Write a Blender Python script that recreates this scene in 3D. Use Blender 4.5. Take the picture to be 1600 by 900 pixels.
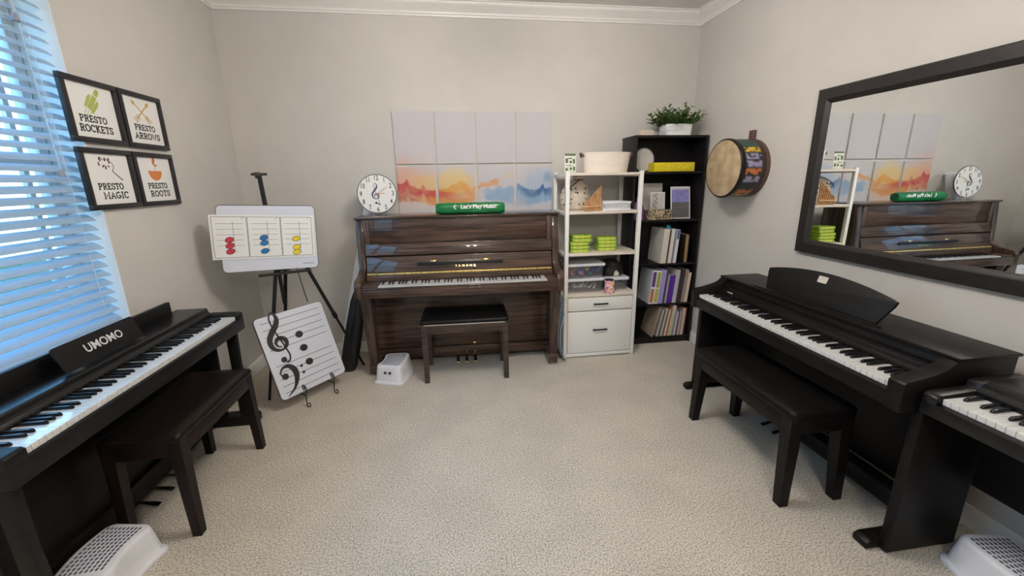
import bpy, bmesh, math, random
from mathutils import Vector, Matrix, noise
PI = math.pi
sc = bpy.context.scene
for o in list(bpy.data.objects): bpy.data.objects.remove(o)
COL = sc.collection
random.seed(7)

# ------------------------------------------------------------------ camera
CAM_H, F_PX = 1.4622, 640.0
YAW, PITCH, ROLL = 0.1359, -0.2528, -0.0169
cd = bpy.data.cameras.new('camera'); cam = bpy.data.objects.new('camera', cd); COL.objects.link(cam)
cd.sensor_width = 36.0; cd.lens = 36.0 * F_PX / 1600.0
cd.shift_y = -3.5 / 1600.0; cd.clip_start = 0.02
fw = Vector((math.sin(YAW)*math.cos(PITCH), math.cos(YAW)*math.cos(PITCH), math.sin(PITCH)))
r0 = Vector((math.cos(YAW), -math.sin(YAW), 0)); u0 = r0.cross(fw)
rt = r0*math.cos(ROLL) + u0*math.sin(ROLL); up = -r0*math.sin(ROLL) + u0*math.cos(ROLL)
cam.matrix_world = Matrix(((rt.x, up.x, -fw.x, 0), (rt.y, up.y, -fw.y, 0), (rt.z, up.z, -fw.z, CAM_H), (0, 0, 0, 1)))
sc.camera = cam

# ------------------------------------------------------------------ room numbers
LX, RX, DY, FY, CZ = -1.635, 2.107, 3.56, -1.7, 2.76
WY0, WY1, WZ0, WZ1 = 0.35, 2.205, 0.80, 2.36          # window opening in the left wall

# ------------------------------------------------------------------ light, world, exposure
SKY_STR = 1.0
BULB_STR = 112.0
EXPOSURE = 0.13
LAMP_XY = (0.36, 1.80)
vs = sc.view_settings
vs.view_transform = 'Standard'; vs.look = 'None'; vs.exposure = EXPOSURE; vs.gamma = 1.0
vs.use_curve_mapping = False
w = bpy.data.worlds.new('world'); sc.world = w; w.use_nodes = True
WN, WL = w.node_tree.nodes, w.node_tree.links
_tc = WN.new('ShaderNodeTexCoord'); _sp = WN.new('ShaderNodeSeparateXYZ'); _cr = WN.new('ShaderNodeValToRGB')
WL.new(_tc.outputs['Generated'], _sp.inputs[0]); WL.new(_sp.outputs['Z'], _cr.inputs[0]); WL.new(_cr.outputs[0], WN['Background'].inputs[0])
_e = _cr.color_ramp.elements; _e[0].position = 0.0; _e[0].color = (1.9, 2.9, 3.4, 1); _e[1].position = 0.85; _e[1].color = (1.5, 4.6, 9.0, 1)
_k = _e.new(0.3); _k.color = (1.5, 3.3, 5.4, 1)
w.node_tree.nodes['Background'].inputs[1].default_value = SKY_STR
ld = bpy.data.lights.new('window_daylight', 'AREA'); ld.shape = 'RECTANGLE'
ld.size = WY1 - WY0; ld.size_y = WZ1 - WZ0; ld.cycles.is_portal = True
lo = bpy.data.objects.new('window_daylight', ld); COL.objects.link(lo)
lo.location = (LX - 0.2, (WY0+WY1)/2, (WZ0+WZ1)/2)
lo.rotation_euler = (0, -PI/2, 0)

# ------------------------------------------------------------------ materials
def mat(name, col, rough=0.6, metal=0.0, spec=0.5, coat=0.0, alpha=None):
    m = bpy.data.materials.new(name); m.use_nodes = True
    b = m.node_tree.nodes['Principled BSDF']
    b.inputs['Base Color'].default_value = (*col, 1); b.inputs['Roughness'].default_value = rough
    b.inputs['Metallic'].default_value = metal; b.inputs['Specular IOR Level'].default_value = spec
    b.inputs['Coat Weight'].default_value = coat; b.inputs['Coat Roughness'].default_value = 0.02
    return m
def nodes(m): return m.node_tree.nodes, m.node_tree.links, m.node_tree.nodes['Principled BSDF']
def noisy(name, c1, c2, scale=(20, 20, 20), rough=0.5, bump=0.0, detail=4, lo=0.35, hi=0.65, bscale=None, spec=0.5, coat=0.0, metal=0.0, bdist=0.002):
    m = mat(name, c1, rough, metal, spec, coat); N, Lk, b = nodes(m)
    tc = N.new('ShaderNodeTexCoord'); mp = N.new('ShaderNodeMapping'); mp.inputs['Scale'].default_value = scale
    Lk.new(tc.outputs['Object'], mp.inputs[0])
    nz = N.new('ShaderNodeTexNoise'); nz.inputs['Scale'].default_value = 1; nz.inputs['Detail'].default_value = detail
    Lk.new(mp.outputs[0], nz.inputs[0])
    cr = N.new('ShaderNodeValToRGB'); cr.color_ramp.elements[0].position = lo; cr.color_ramp.elements[1].position = hi
    cr.color_ramp.elements[0].color = (*c1, 1); cr.color_ramp.elements[1].color = (*c2, 1)
    Lk.new(nz.outputs[0], cr.inputs[0]); Lk.new(cr.outputs[0], b.inputs['Base Color'])
    if bump:
        n2 = nz
        if bscale:
            n2 = N.new('ShaderNodeTexNoise'); n2.inputs['Scale'].default_value = bscale; n2.inputs['Detail'].default_value = 3
            Lk.new(tc.outputs['Object'], n2.inputs[0])
        bp = N.new('ShaderNodeBump'); bp.inputs['Strength'].default_value = bump; bp.inputs['Distance'].default_value = bdist
        Lk.new(n2.outputs[0], bp.inputs['Height']); Lk.new(bp.outputs[0], b.inputs['Normal'])
    return m
def attr_mat(name, rough=0.6):
    m = mat(name, (1, 1, 1), rough); N, Lk, b = nodes(m)
    a = N.new('ShaderNodeAttribute'); a.attribute_name = 'paint'; Lk.new(a.outputs['Color'], b.inputs['Base Color'])
    return m

M_WALL = noisy('wall_paint', (0.575, 0.550, 0.520), (0.595, 0.570, 0.540), (6, 6, 6), 0.62, 0.12, bscale=110, spec=0.3)
M_CEIL = noisy('ceiling_paint', (0.72, 0.70, 0.67), (0.74, 0.72, 0.69), (5, 5, 5), 0.8, 0.15, bscale=90, spec=0.2)
M_TRIM = mat('trim_paint', (0.80, 0.78, 0.75), 0.35)
def carpet_mat():
    m = mat('carpet', (0.4, 0.35, 0.29), 1.0, spec=0.05); N, Lk, b = nodes(m)
    tc = N.new('ShaderNodeTexCoord')
    n1 = N.new('ShaderNodeTexNoise'); n1.inputs['Scale'].default_value = 150; n1.inputs['Detail'].default_value = 4; n1.inputs['Roughness'].default_value = 0.7
    n2 = N.new('ShaderNodeTexNoise'); n2.inputs['Scale'].default_value = 3.5; n2.inputs['Detail'].default_value = 3
    for n in (n1, n2): Lk.new(tc.outputs['Object'], n.inputs[0])
    cr = N.new('ShaderNodeValToRGB'); e = cr.color_ramp.elements
    e[0].position = 0.38; e[0].color = (0.235, 0.21, 0.172, 1); e[1].position = 0.61; e[1].color = (0.73, 0.67, 0.575, 1)
    k = e.new(0.48); k.color = (0.50, 0.455, 0.385, 1)
    Lk.new(n1.outputs[0], cr.inputs[0])
    mx = N.new('ShaderNodeMix'); mx.data_type = 'RGBA'; mx.blend_type = 'MULTIPLY'; mx.inputs[0].default_value = 0.28
    c2 = N.new('ShaderNodeValToRGB'); c2.color_ramp.elements[0].color = (0.72, 0.72, 0.72, 1); c2.color_ramp.elements[0].position = 0.4; c2.color_ramp.elements[1].position = 0.6
    Lk.new(n2.outputs[0], c2.inputs[0]); Lk.new(cr.outputs[0], mx.inputs[6]); Lk.new(c2.outputs[0], mx.inputs[7])
    Lk.new(mx.outputs[2], b.inputs['Base Color'])
    ad = N.new('ShaderNodeMath'); ad.operation = 'SUBTRACT'; Lk.new(n1.outputs[0], ad.inputs[0]); ad.inputs[1].default_value = 0.2
    bp = N.new('ShaderNodeBump'); bp.inputs['Strength'].default_value = 0.6; bp.inputs['Distance'].default_value = 0.004
    Lk.new(ad.outputs[0], bp.inputs['Height']); Lk.new(bp.outputs[0], b.inputs['Normal'])
    return m
M_CARPET = carpet_mat()
M_WALNUT = noisy('walnut_veneer', (0.024, 0.013, 0.009), (0.100, 0.056, 0.038), (3, 40, 55), 0.45, detail=6, coat=0.8, spec=0.2)
M_WALNUT_V = noisy('walnut_veneer_upright', (0.024, 0.013, 0.009), (0.090, 0.051, 0.035), (45, 40, 3), 0.45, detail=6, coat=0.8, spec=0.2)
M_WALNUT_B = noisy('walnut_bench', (0.025, 0.014, 0.010), (0.075, 0.044, 0.031), (5, 40, 40), 0.35, detail=6, coat=0.2)
M_LEATHER = noisy('black_vinyl', (0.005, 0.0045, 0.0045), (0.008, 0.007, 0.0065), (30, 30, 30), 0.42, 0.10, bscale=400, spec=0.16)
M_LEATHER_W = noisy('dark_brown_vinyl', (0.007, 0.004, 0.0035), (0.011, 0.006, 0.005), (30, 30, 30), 0.36, 0.08, bscale=400, spec=0.22)
M_BLACKWOOD = noisy('black_woodgrain', (0.005, 0.0048, 0.005), (0.009, 0.0085, 0.0088), (6, 60, 60), 0.45, 0.15, detail=5, spec=0.3)
M_ROSEWOOD = noisy('dark_rosewood', (0.005, 0.0042, 0.004), (0.009, 0.0065, 0.006), (8, 50, 50), 0.42, 0.12, detail=5, spec=0.2)
M_ESPRESSO = noisy('espresso_wood', (0.006, 0.0035, 0.0035), (0.013, 0.007, 0.006), (20, 20, 4), 0.4, detail=5, spec=0.22)
M_PLASTIC_B = noisy('black_plastic', (0.005, 0.005, 0.0055), (0.007, 0.007, 0.0075), (50, 50, 50), 0.32, 0.05, bscale=500, spec=0.4)
M_KEYW = mat('white_key_plastic', (0.66, 0.66, 0.65), 0.18, coat=0.5)
M_KEYB = mat('black_key_plastic', (0.008, 0.008, 0.009), 0.25)
M_BLACKMETAL = mat('black_metal', (0.012, 0.011, 0.011), 0.4, 0.3)
M_BRASS = mat('brass', (0.80, 0.55, 0.20), 0.18, 1.0)
M_CHROME = mat('chrome', (0.75, 0.75, 0.77), 0.12, 1.0)
M_GOLDFELT = noisy('gilded_felt', (0.50, 0.34, 0.09), (0.80, 0.62, 0.28), (70, 70, 10), 0.35, metal=0.6)
M_WHITE = mat('white_enamel', (0.80, 0.79, 0.76), 0.35)
M_SHELFTOP = noisy('cream_laminate', (0.66, 0.58, 0.50), (0.72, 0.64, 0.56), (4, 20, 20), 0.45)
M_WHITEPL = noisy('white_plastic', (0.72, 0.72, 0.76), (0.74, 0.74, 0.78), (9, 9, 9), 0.4)
M_BOARD = mat('whiteboard', (0.66, 0.68, 0.76), 0.22)  # bluish because the window's sheen on the white boards is painted in
M_PAPER = mat('paper', (0.80, 0.79, 0.77), 0.6)
M_INK = mat('ink', (0.02, 0.02, 0.022), 0.6)
M_INKGREY = mat('grey_ink', (0.10, 0.09, 0.10), 0.6)
M_FRAME = noisy('black_frame', (0.010, 0.009, 0.011), (0.016, 0.014, 0.016), (20, 90, 90), 0.4, 0.1)
M_MIRRORFRAME = noisy('dark_wood_frame', (0.011, 0.009, 0.009), (0.020, 0.016, 0.015), (40, 10, 60), 0.38, 0.1, detail=5)
M_MIRROR = mat('mirror_silver', (0.88, 0.90, 0.89), 0.0, 1.0)
def blind_mat():
    m = mat('blind_daylight_blue', (0.54, 0.62, 0.70), 0.42); N, Lk, b = nodes(m)  # slats are white, the blue of the daylight is mixed into their colour
    t = N.new('ShaderNodeBsdfTranslucent'); t.inputs[0].default_value = (0.72, 0.82, 0.88, 1)
    x = N.new('ShaderNodeMixShader'); x.inputs[0].default_value = 0.5
    Lk.new(b.outputs[0], x.inputs[1]); Lk.new(t.outputs[0], x.inputs[2]); Lk.new(x.outputs[0], N['Material Output'].inputs[0]); return m
M_BLIND = blind_mat()
M_BOOKCASE = noisy('black_bookcase_laminate', (0.006, 0.005, 0.006), (0.011, 0.009, 0.0095), (30, 30, 5), 0.42, detail=5, spec=0.3)
M_GREEN = noisy('glossy_green_vinyl', (0.002, 0.12, 0.030), (0.004, 0.17, 0.045), (14, 14, 14), 0.2, 0.25, bscale=25, bdist=0.01)
def flatc(name, c, r=0.6): return mat(name, c, r)
M_RED, M_BLUE, M_YEL = flatc('red_ink', (0.55, 0.03, 0.05)), flatc('blue_ink', (0.01, 0.16, 0.42)), flatc('yellow_ink', (0.80, 0.60, 0.02))
M_OLIVE, M_OCHRE, M_PLUM, M_RUST = flatc('olive_ink', (0.40, 0.46, 0.10)), flatc('ochre_ink', (0.62, 0.40, 0.10)), flatc('plum_ink', (0.12, 0.06, 0.09)), flatc('rust_ink', (0.62, 0.20, 0.06))
M_LIME = noisy('lime_plastic', (0.22, 0.42, 0.02), (0.34, 0.50, 0.05), (30, 30, 60), 0.25)
M_LIMEIN = noisy('lime_contents', (0.45, 0.52, 0.06), (0.58, 0.60, 0.12), (60, 60, 60), 0.5)
M_LATCH = flatc('bright_lime', (0.30, 0.55, 0.08), 0.3)
M_CANVASBAG = noisy('cotton', (0.62, 0.54, 0.44), (0.70, 0.62, 0.52), (40, 40, 40), 0.9, 0.3, bscale=300)
M_BASKET = noisy('cream_rope', (0.74, 0.66, 0.58), (0.80, 0.73, 0.66), (8, 8, 160), 0.9, 0.4, bscale=120)
M_TAN = mat('tan_leather', (0.10, 0.055, 0.035), 0.5)
M_BAMBOO = noisy('bamboo', (0.40, 0.19, 0.07), (0.62, 0.36, 0.17), (20, 20, 60), 0.4)
M_TEAL = mat('teal_plastic', (0.0, 0.28, 0.40), 0.4)
M_LEAF = noisy('leaf', (0.025, 0.075, 0.012), (0.12, 0.21, 0.04), (25, 25, 25), 0.5)
M_SHRUB = noisy('shrub_leaf', (0.010, 0.030, 0.005), (0.04, 0.075, 0.015), (6, 6, 6), 0.6)
M_MARBLE = noisy('marble', (0.45, 0.46, 0.48), (0.80, 0.80, 0.80), (6, 6, 18), 0.35, detail=8, lo=0.25, hi=0.5)
M_TUBE = mat('rolled_white_sheet', (0.86, 0.91, 0.96), 0.2, coat=0.5)  # white roll; the window's blue light is put into its colour
M_BAG = noisy('black_nylon', (0.005, 0.005, 0.006), (0.009, 0.009, 0.010), (12, 12, 12), 0.55, 0.35, bscale=60)
def mat_clear():
    m = bpy.data.materials.new('clear_plastic'); m.use_nodes = True; N, Lk = m.node_tree.nodes, m.node_tree.links
    N.remove(N['Principled BSDF']); t = N.new('ShaderNodeBsdfTransparent'); t.inputs[0].default_value = (0.95, 0.96, 0.97, 1)
    g = N.new('ShaderNodeBsdfGlossy'); g.inputs['Roughness'].default_value = 0.15
    d = N.new('ShaderNodeBsdfDiffuse'); d.inputs[0].default_value = (0.6, 0.62, 0.65, 1)
    x = N.new('ShaderNodeMixShader'); x.inputs[0].default_value = 0.06; y = N.new('ShaderNodeMixShader'); y.inputs[0].default_value = 0.06
    Lk.new(t.outputs[0], x.inputs[1]); Lk.new(g.outputs[0], x.inputs[2]); Lk.new(x.outputs[0], y.inputs[1]); Lk.new(d.outputs[0], y.inputs[2])
    Lk.new(y.outputs[0], N['Material Output'].inputs[0]); return m
M_CLEAR = mat_clear()
def mat_glass():
    m = bpy.data.materials.new('window_glass'); m.use_nodes = True; N, Lk = m.node_tree.nodes, m.node_tree.links
    N.remove(N['Principled BSDF']); t = N.new('ShaderNodeBsdfTransparent'); t.inputs[0].default_value = (0.95, 0.97, 0.97, 1)
    g = N.new('ShaderNodeBsdfGlossy'); g.inputs['Roughness'].default_value = 0.0
    x = N.new('ShaderNodeMixShader'); x.inputs[0].default_value = 0.06
    Lk.new(t.outputs[0], x.inputs[1]); Lk.new(g.outputs[0], x.inputs[2]); Lk.new(x.outputs[0], N['Material Output'].inputs[0]); return m
M_GLASS = mat_glass()
def mat_emit(name, col, s):
    m = bpy.data.materials.new(name); m.use_nodes = True; N, Lk = m.node_tree.nodes, m.node_tree.links
    N.remove(N['Principled BSDF']); e = N.new('ShaderNodeEmission'); e.inputs[0].default_value = (*col, 1); e.inputs[1].default_value = s
    Lk.new(e.outputs[0], N['Material Output'].inputs[0]); return m

# ------------------------------------------------------------------ mesh helpers
def new(): return bmesh.new()
def merge(bm, tmp, M=None):
    if M is not None: bmesh.ops.transform(tmp, matrix=M, verts=tmp.verts)
    me = bpy.data.meshes.new('t'); tmp.to_mesh(me); bm.from_mesh(me); bpy.data.meshes.remove(me); tmp.free(); return bm
def box(bm, x0, x1, y0, y1, z0, z1, bev=0.002, seg=2, M=None):
    t = bmesh.new(); bmesh.ops.create_cube(t, size=1)
    bmesh.ops.transform(t, matrix=Matrix.Translation(((x0+x1)/2, (y0+y1)/2, (z0+z1)/2)) @ Matrix.Diagonal((abs(x1-x0), abs(y1-y0), abs(z1-z0), 1)), verts=t.verts)
    if bev: bmesh.ops.bevel(t, geom=t.edges[:], offset=min(bev, 0.45*min(abs(x1-x0), abs(y1-y0), abs(z1-z0))), segments=seg, affect='EDGES', profile=0.5)
    return merge(bm, t, M)
def poly_prism(bm, pts, axis, a, b, bev=0.0, M=None):
    """pts 2D; axis 'x': pts=(y,z); 'y': pts=(x,z); 'z': pts=(x,y)"""
    t = bmesh.new()
    f = {'x': lambda p, k: (k, p[0], p[1]), 'y': lambda p, k: (p[0], k, p[1]), 'z': lambda p, k: (p[0], p[1], k)}[axis]
    A = [t.verts.new(f(p, a)) for p in pts]; B = [t.verts.new(f(p, b)) for p in pts]
    n = len(pts)
    t.faces.new(A); t.faces.new(B[::-1])
    for i in range(n): t.faces.new((A[i], B[i], B[(i+1) % n], A[(i+1) % n]))
    bmesh.ops.recalc_face_normals(t, faces=t.faces)
    if bev:
        bmesh.ops.bevel(t, geom=[e for e in t.edges], offset=bev, segments=2, affect='EDGES', profile=0.5)
    return merge(bm, t, M)
def loft(bm, rings, close_ends=True, cyc=True):
    t = bmesh.new(); R = [[t.verts.new(p) for p in r] for r in rings]; n = len(R[0])
    for a, b in zip(R[:-1], R[1:]):
        for i in range(n if cyc else n-1):
            t.faces.new((a[i], a[(i+1) % n], b[(i+1) % n], b[i]))
    if close_ends and cyc: t.faces.new(R[0][::-1]); t.faces.new(R[-1])
    bmesh.ops.recalc_face_normals(t, faces=t.faces)
    return merge(bm, t)
def tube(bm, pts, r, n=10, taper=None):
    pts = [Vector(p) for p in pts]; rings = []; nrm = None
    for i, p in enumerate(pts):
        d = (pts[min(i+1, len(pts)-1)] - pts[max(i-1, 0)]).normalized()
        if nrm is None:
            nrm = d.orthogonal().normalized()
        else:
            nrm = (nrm - d*nrm.dot(d)).normalized()
        bn = d.cross(nrm); rr = r if taper is None else r + (taper-r)*i/(len(pts)-1)
        rings.append([p + nrm*math.cos(2*PI*k/n)*rr + bn*math.sin(2*PI*k/n)*rr for k in range(n)])
    return loft(bm, rings)
def lathe(bm, prof, n=32, M=None, sx=1, sy=1):
    t = bmesh.new()
    rings = []
    for r, z in prof:
        rings.append([t.verts.new((r*sx*math.cos(2*PI*k/n), r*sy*math.sin(2*PI*k/n), z)) for k in range(n)])
    for a, b in zip(rings[:-1], rings[1:]):
        for i in range(n): t.faces.new((a[i], a[(i+1) % n], b[(i+1) % n], b[i]))
    if prof[0][0] > 1e-5: t.faces.new(rings[0][::-1])
    if prof[-1][0] > 1e-5: t.faces.new(rings[-1])
    bmesh.ops.remove_doubles(t, verts=t.verts, dist=1e-6); bmesh.ops.recalc_face_normals(t, faces=t.faces)
    return merge(bm, t, M)
def ellipse(cx, cz, a, b, rot=0, n=28):
    return [(cx + a*math.cos(t)*math.cos(rot) - b*math.sin(t)*math.sin(rot), cz + a*math.cos(t)*math.sin(rot) + b*math.sin(t)*math.cos(rot)) for t in (2*PI*k/n for k in range(n))]
def rrect(x0, x1, z0, z1, r, n=6):
    P = []
    for cx, cz, a0 in ((x1-r, z1-r, 0), (x0+r, z1-r, PI/2), (x0+r, z0+r, PI), (x1-r, z0+r, 1.5*PI)):
        for k in range(n+1):
            a = a0 + PI/2*k/n; P.append((cx + r*math.cos(a), cz + r*math.sin(a)))
    return P
def flat(bm, pts, y, t=0.0006): return poly_prism(bm, pts, 'y', y, y - t)
def ribbon(bm, pts, wd, y, t=0.0006):
    """stroke in the local xz plane; wd a width or a list of widths"""
    P = [Vector((p[0], p[1])) for p in pts]; n = len(P); L, R = [], []
    for i in range(n):
        d = P[min(i+1, n-1)] - P[max(i-1, 0)]
        if d.length < 1e-9: d = Vector((1, 0))
        d.normalize(); nn = Vector((-d.y, d.x)); hw = (wd[i] if isinstance(wd, (list, tuple)) else wd)/2
        L.append(P[i] + nn*hw); R.append(P[i] - nn*hw)
    tm = bmesh.new()
    rows = [[tm.verts.new((q.x, yy, q.y)) for q in side] for side in (L, R) for yy in (y-t, y)]
    lf, lb, rf, rb = rows
    for i in range(n-1):
        tm.faces.new((lf[i], lf[i+1], rf[i+1], rf[i])); tm.faces.new((lb[i], rb[i], rb[i+1], lb[i+1]))
        tm.faces.new((lf[i], lb[i], lb[i+1], lf[i+1])); tm.faces.new((rf[i], rf[i+1], rb[i+1], rb[i]))
    tm.faces.new((lf[0], rf[0], rb[0], lb[0])); tm.faces.new((lf[-1], lb[-1], rb[-1], rf[-1]))
    bmesh.ops.recalc_face_normals(tm, faces=tm.faces)
    return merge(bm, tm)
def spline(pts, k=8):
    """Catmull-Rom through tuples of any length"""
    out = []; n = len(pts)
    for i in range(n-1):
        p0, p1, p2, p3 = pts[max(i-1, 0)], pts[i], pts[i+1], pts[min(i+2, n-1)]
        for s in range(k):
            t = s/k
            out.append(tuple(0.5*(2*b + (c-a)*t + (2*a-5*b+4*c-d)*t*t + (-a+3*b-3*c+d)*t**3) for a, b, c, d in zip(p0, p1, p2, p3)))
    out.append(tuple(pts[-1])); return out
def link(o, parent=None):
    COL.objects.link(o)
    if parent is not None: o.parent = parent
    return o
def obj(name, bm, m, parent=None, smooth=None):
    me = bpy.data.meshes.new(name); bm.to_mesh(me); bm.free()
    o = bpy.data.objects.new(name, me); me.materials.append(m)
    if smooth is None: smooth = 35
    if smooth:
        for p in me.polygons: p.use_smooth = True
        b2 = bmesh.new(); b2.from_mesh(me)
        lim = math.radians(smooth)
        for e in b2.edges:
            e.smooth = len(e.link_faces) == 2 and e.calc_face_angle(0) < lim
        b2.to_mesh(me); b2.free()
    return link(o, parent)
def tag(o, label, cat, group=None):
    o['label'] = label; o['category'] = cat
    if group: o['group'] = group
    return o
def thing(name, label, cat, loc=(0, 0, 0), rz=0, group=None, rx=0):
    o = bpy.data.objects.new(name, None); o.empty_display_size = 0.05; COL.objects.link(o)
    o.location = loc; o.rotation_euler = (rx, 0, rz)
    return tag(o, label, cat, group)
def struct(name, bm, m, parent=None):
    o = obj(name, bm, m, parent)
    if parent is None: o['kind'] = 'structure'
    return o
def dup(root, loc, rz, label, group=None):
    r = root.copy(); COL.objects.link(r); r.location = loc; r.rotation_euler = (0, 0, rz); r['label'] = label
    if group: r['group'] = group
    for ch in list(root.children):
        c = ch.copy(); COL.objects.link(c); c.parent = r
        for g in ch.children:
            d = g.copy(); COL.objects.link(d); d.parent = c
    return r
def text(bm, s, size, x, z, y, t=0.0008, align='CENTER', M=None, sx=1.0, bold=0.0, gap=1.0):
    c = bpy.data.curves.new('txt', 'FONT'); c.body = s; c.size = size; c.align_x = align; c.align_y = 'CENTER'; c.extrude = t/2; c.offset = bold; c.resolution_u = 3; c.space_character = gap
    o = bpy.data.objects.new('txt', c); COL.objects.link(o)
    me = bpy.data.meshes.new_from_object(o.evaluated_get(bpy.context.evaluated_depsgraph_get()))
    T = Matrix.Translation((x, y - t/2, z)) @ Matrix.Rotation(PI/2, 4, 'X') @ Matrix.Diagonal((sx, 1, 1, 1))
    if M is not None: T = M @ T
    me.transform(T); bm.from_mesh(me); bpy.data.meshes.remove(me); bpy.data.objects.remove(o); bpy.data.curves.remove(c)
    return bm
# slab-serif capitals drawn as strokes on a 1 x 1 box
def arc(cx, cz, rx, rz, a0, a1, n=12): return [(cx + rx*math.cos(math.radians(a0 + (a1-a0)*k/n)), cz + rz*math.sin(math.radians(a0 + (a1-a0)*k/n))) for k in range(n+1)]
def sf(x, z, w=0.34): return [(x-w/2, z), (x+w/2, z)]
GLYPH = {
 'P': (0.72, [[(0.18, 0), (0.18, 1)], sf(0.18, 0), [(0, 1), (0.4, 1)] + arc(0.4, 0.74, 0.28, 0.26, 90, -90) + [(0.18, 0.48)]]),
 'R': (0.80, [[(0.18, 0), (0.18, 1)], sf(0.18, 0), [(0, 1), (0.4, 1)] + arc(0.4, 0.75, 0.28, 0.25, 90, -90) + [(0.18, 0.5)], [(0.42, 0.5), (0.68, 0)], sf(0.7, 0, 0.26)]),
 'E': (0.70, [[(0.16, 0), (0.16, 1)], [(0, 1), (0.62, 1), (0.62, 0.8)], [(0, 0), (0.64, 0), (0.64, 0.22)], [(0.16, 0.5), (0.48, 0.5)], [(0.48, 0.38), (0.48, 0.62)]]),
 'S': (0.66, [arc(0.33, 0.75, 0.25, 0.25, 20, 270) + arc(0.33, 0.25, 0.27, 0.25, 90, -160), [(0.6, 1.0), (0.6, 0.76)], [(0.04, 0), (0.04, 0.26)]]),
 'T': (0.72, [[(0.36, 0), (0.36, 1)], sf(0.36, 0), [(0.02, 0.78), (0.02, 1), (0.70, 1), (0.70, 0.78)]]),
 'O': (0.84, [arc(0.42, 0.5, 0.37, 0.5, 0, 360, 24)]),
 'C': (0.78, [arc(0.42, 0.5, 0.37, 0.5, 40, 320, 20), [(0.72, 1.0), (0.72, 0.72)]]),
 'K': (0.80, [[(0.16, 0), (0.16, 1)], sf(0.16, 0), sf(0.16, 1), [(0.16, 0.42), (0.64, 1)], [(0.32, 0.6), (0.68, 0)], sf(0.66, 1, 0.26), sf(0.70, 0, 0.26)]),
 'A': (0.84, [[(0.1, 0), (0.42, 1), (0.74, 0)], [(0.22, 0.34), (0.62, 0.34)], sf(0.1, 0, 0.28), sf(0.74, 0, 0.28)]),
 'W': (1.08, [[(0.1, 1), (0.32, 0), (0.54, 0.85), (0.76, 0), (0.98, 1)], sf(0.12, 1, 0.28), sf(0.96, 1, 0.28)]),
 'M': (1.0, [[(0.14, 0), (0.14, 1), (0.5, 0.3), (0.86, 1), (0.86, 0)], sf(0.14, 0, 0.28), sf(0.86, 0, 0.28), [(0, 1), (0.16, 1)], [(0.84, 1), (1.0, 1)]]),
 'G': (0.82, [arc(0.42, 0.5, 0.37, 0.5, 40, 350, 20), [(0.42, 0.42), (0.80, 0.42)], [(0.72, 0.42), (0.72, 0.05)]]),
 'I': (0.40, [[(0.2, 0), (0.2, 1)], sf(0.2, 0, 0.36), sf(0.2, 1, 0.36)]),
}
def slab_text(bm, s, cx, z, wid, h, y, wt=0.21):
    tot = sum(GLYPH[c][0] for c in s) + 0.14*(len(s)-1); kx = wid/tot; x = cx - wid/2
    for c in s:
        gw, st = GLYPH[c]
        for q in st: ribbon(bm, [(x + p[0]*kx, z + p[1]*h) for p in q], wt*h, y, 0.0008)
        x += (gw + 0.14)*kx
    return bm
TREBLE = [(0.02, -0.98, .05), (-0.12, -1.0, .16), (-0.16, -0.86, .16), (-0.02, -0.78, .05), (0.13, -0.9, .04), (0.16, -1.08, .05), (0.05, -1.26, .05), (-0.12, -1.28, .05)]
def treble(bm, cx, cz, s, y, ang=0, bold=1.0):
    """height about 2.0*s; cx,cz the centre of the curl"""
    def T(p): return (cx + s*(p[0]*math.cos(ang) - p[1]*math.sin(ang)), cz + s*(p[0]*math.sin(ang) + p[1]*math.cos(ang)))
    body = [(0.03, -0.14, .03), (-0.10, -0.10, .05), (-0.15, 0.04, .08), (-0.06, 0.19, .11), (0.12, 0.2, .12), (0.26, 0.06, .13), (0.24, -0.15, .10), (0.05, -0.28, .06),
            (-0.18, -0.24, .09), (-0.34, -0.04, .13), (-0.34, 0.24, .15), (-0.16, 0.52, .16), (0.06, 0.74, .16), (0.19, 0.98, .13), (0.17, 1.2, .08), (0.05, 1.32, .05), (-0.07, 1.16, .045), (-0.09, 0.9, .045), (-0.02, 0.5, .045),
            (0.08, 0.1, .045), (0.17, -0.3, .045), (0.22, -0.6, .045), (0.14, -0.8, .05), (0.0, -0.82, .06)]
    q = spline(body, 7)
    ribbon(bm, [T(p) for p in q], [p[2]*s*bold for p in q], y)
    c = T((-0.07, -0.70)); flat(bm, ellipse(c[0], c[1], 0.12*s, 0.12*s), y - 0.0002)
def bass(bm, cx, cz, s, y):
    body = [(-0.28, 0.10, .05), (-0.32, 0.28, .06), (-0.16, 0.44, .10), (0.08, 0.42, .17), (0.24, 0.18, .24), (0.22, -0.14, .20), (0.02, -0.48, .10), (-0.34, -0.72, .03)]
    q = spline(body, 7); ribbon(bm, [(cx + s*p[0], cz + s*p[1]) for p in q], [p[2]*s for p in q], y)
    flat(bm, ellipse(cx - 0.19*s, cz + 0.08*s, 0.13*s, 0.13*s), y - 0.0002)
    for dz in (0.24, -0.04): flat(bm, ellipse(cx + 0.55*s, cz + dz*s, 0.06*s, 0.06*s), y)
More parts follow.
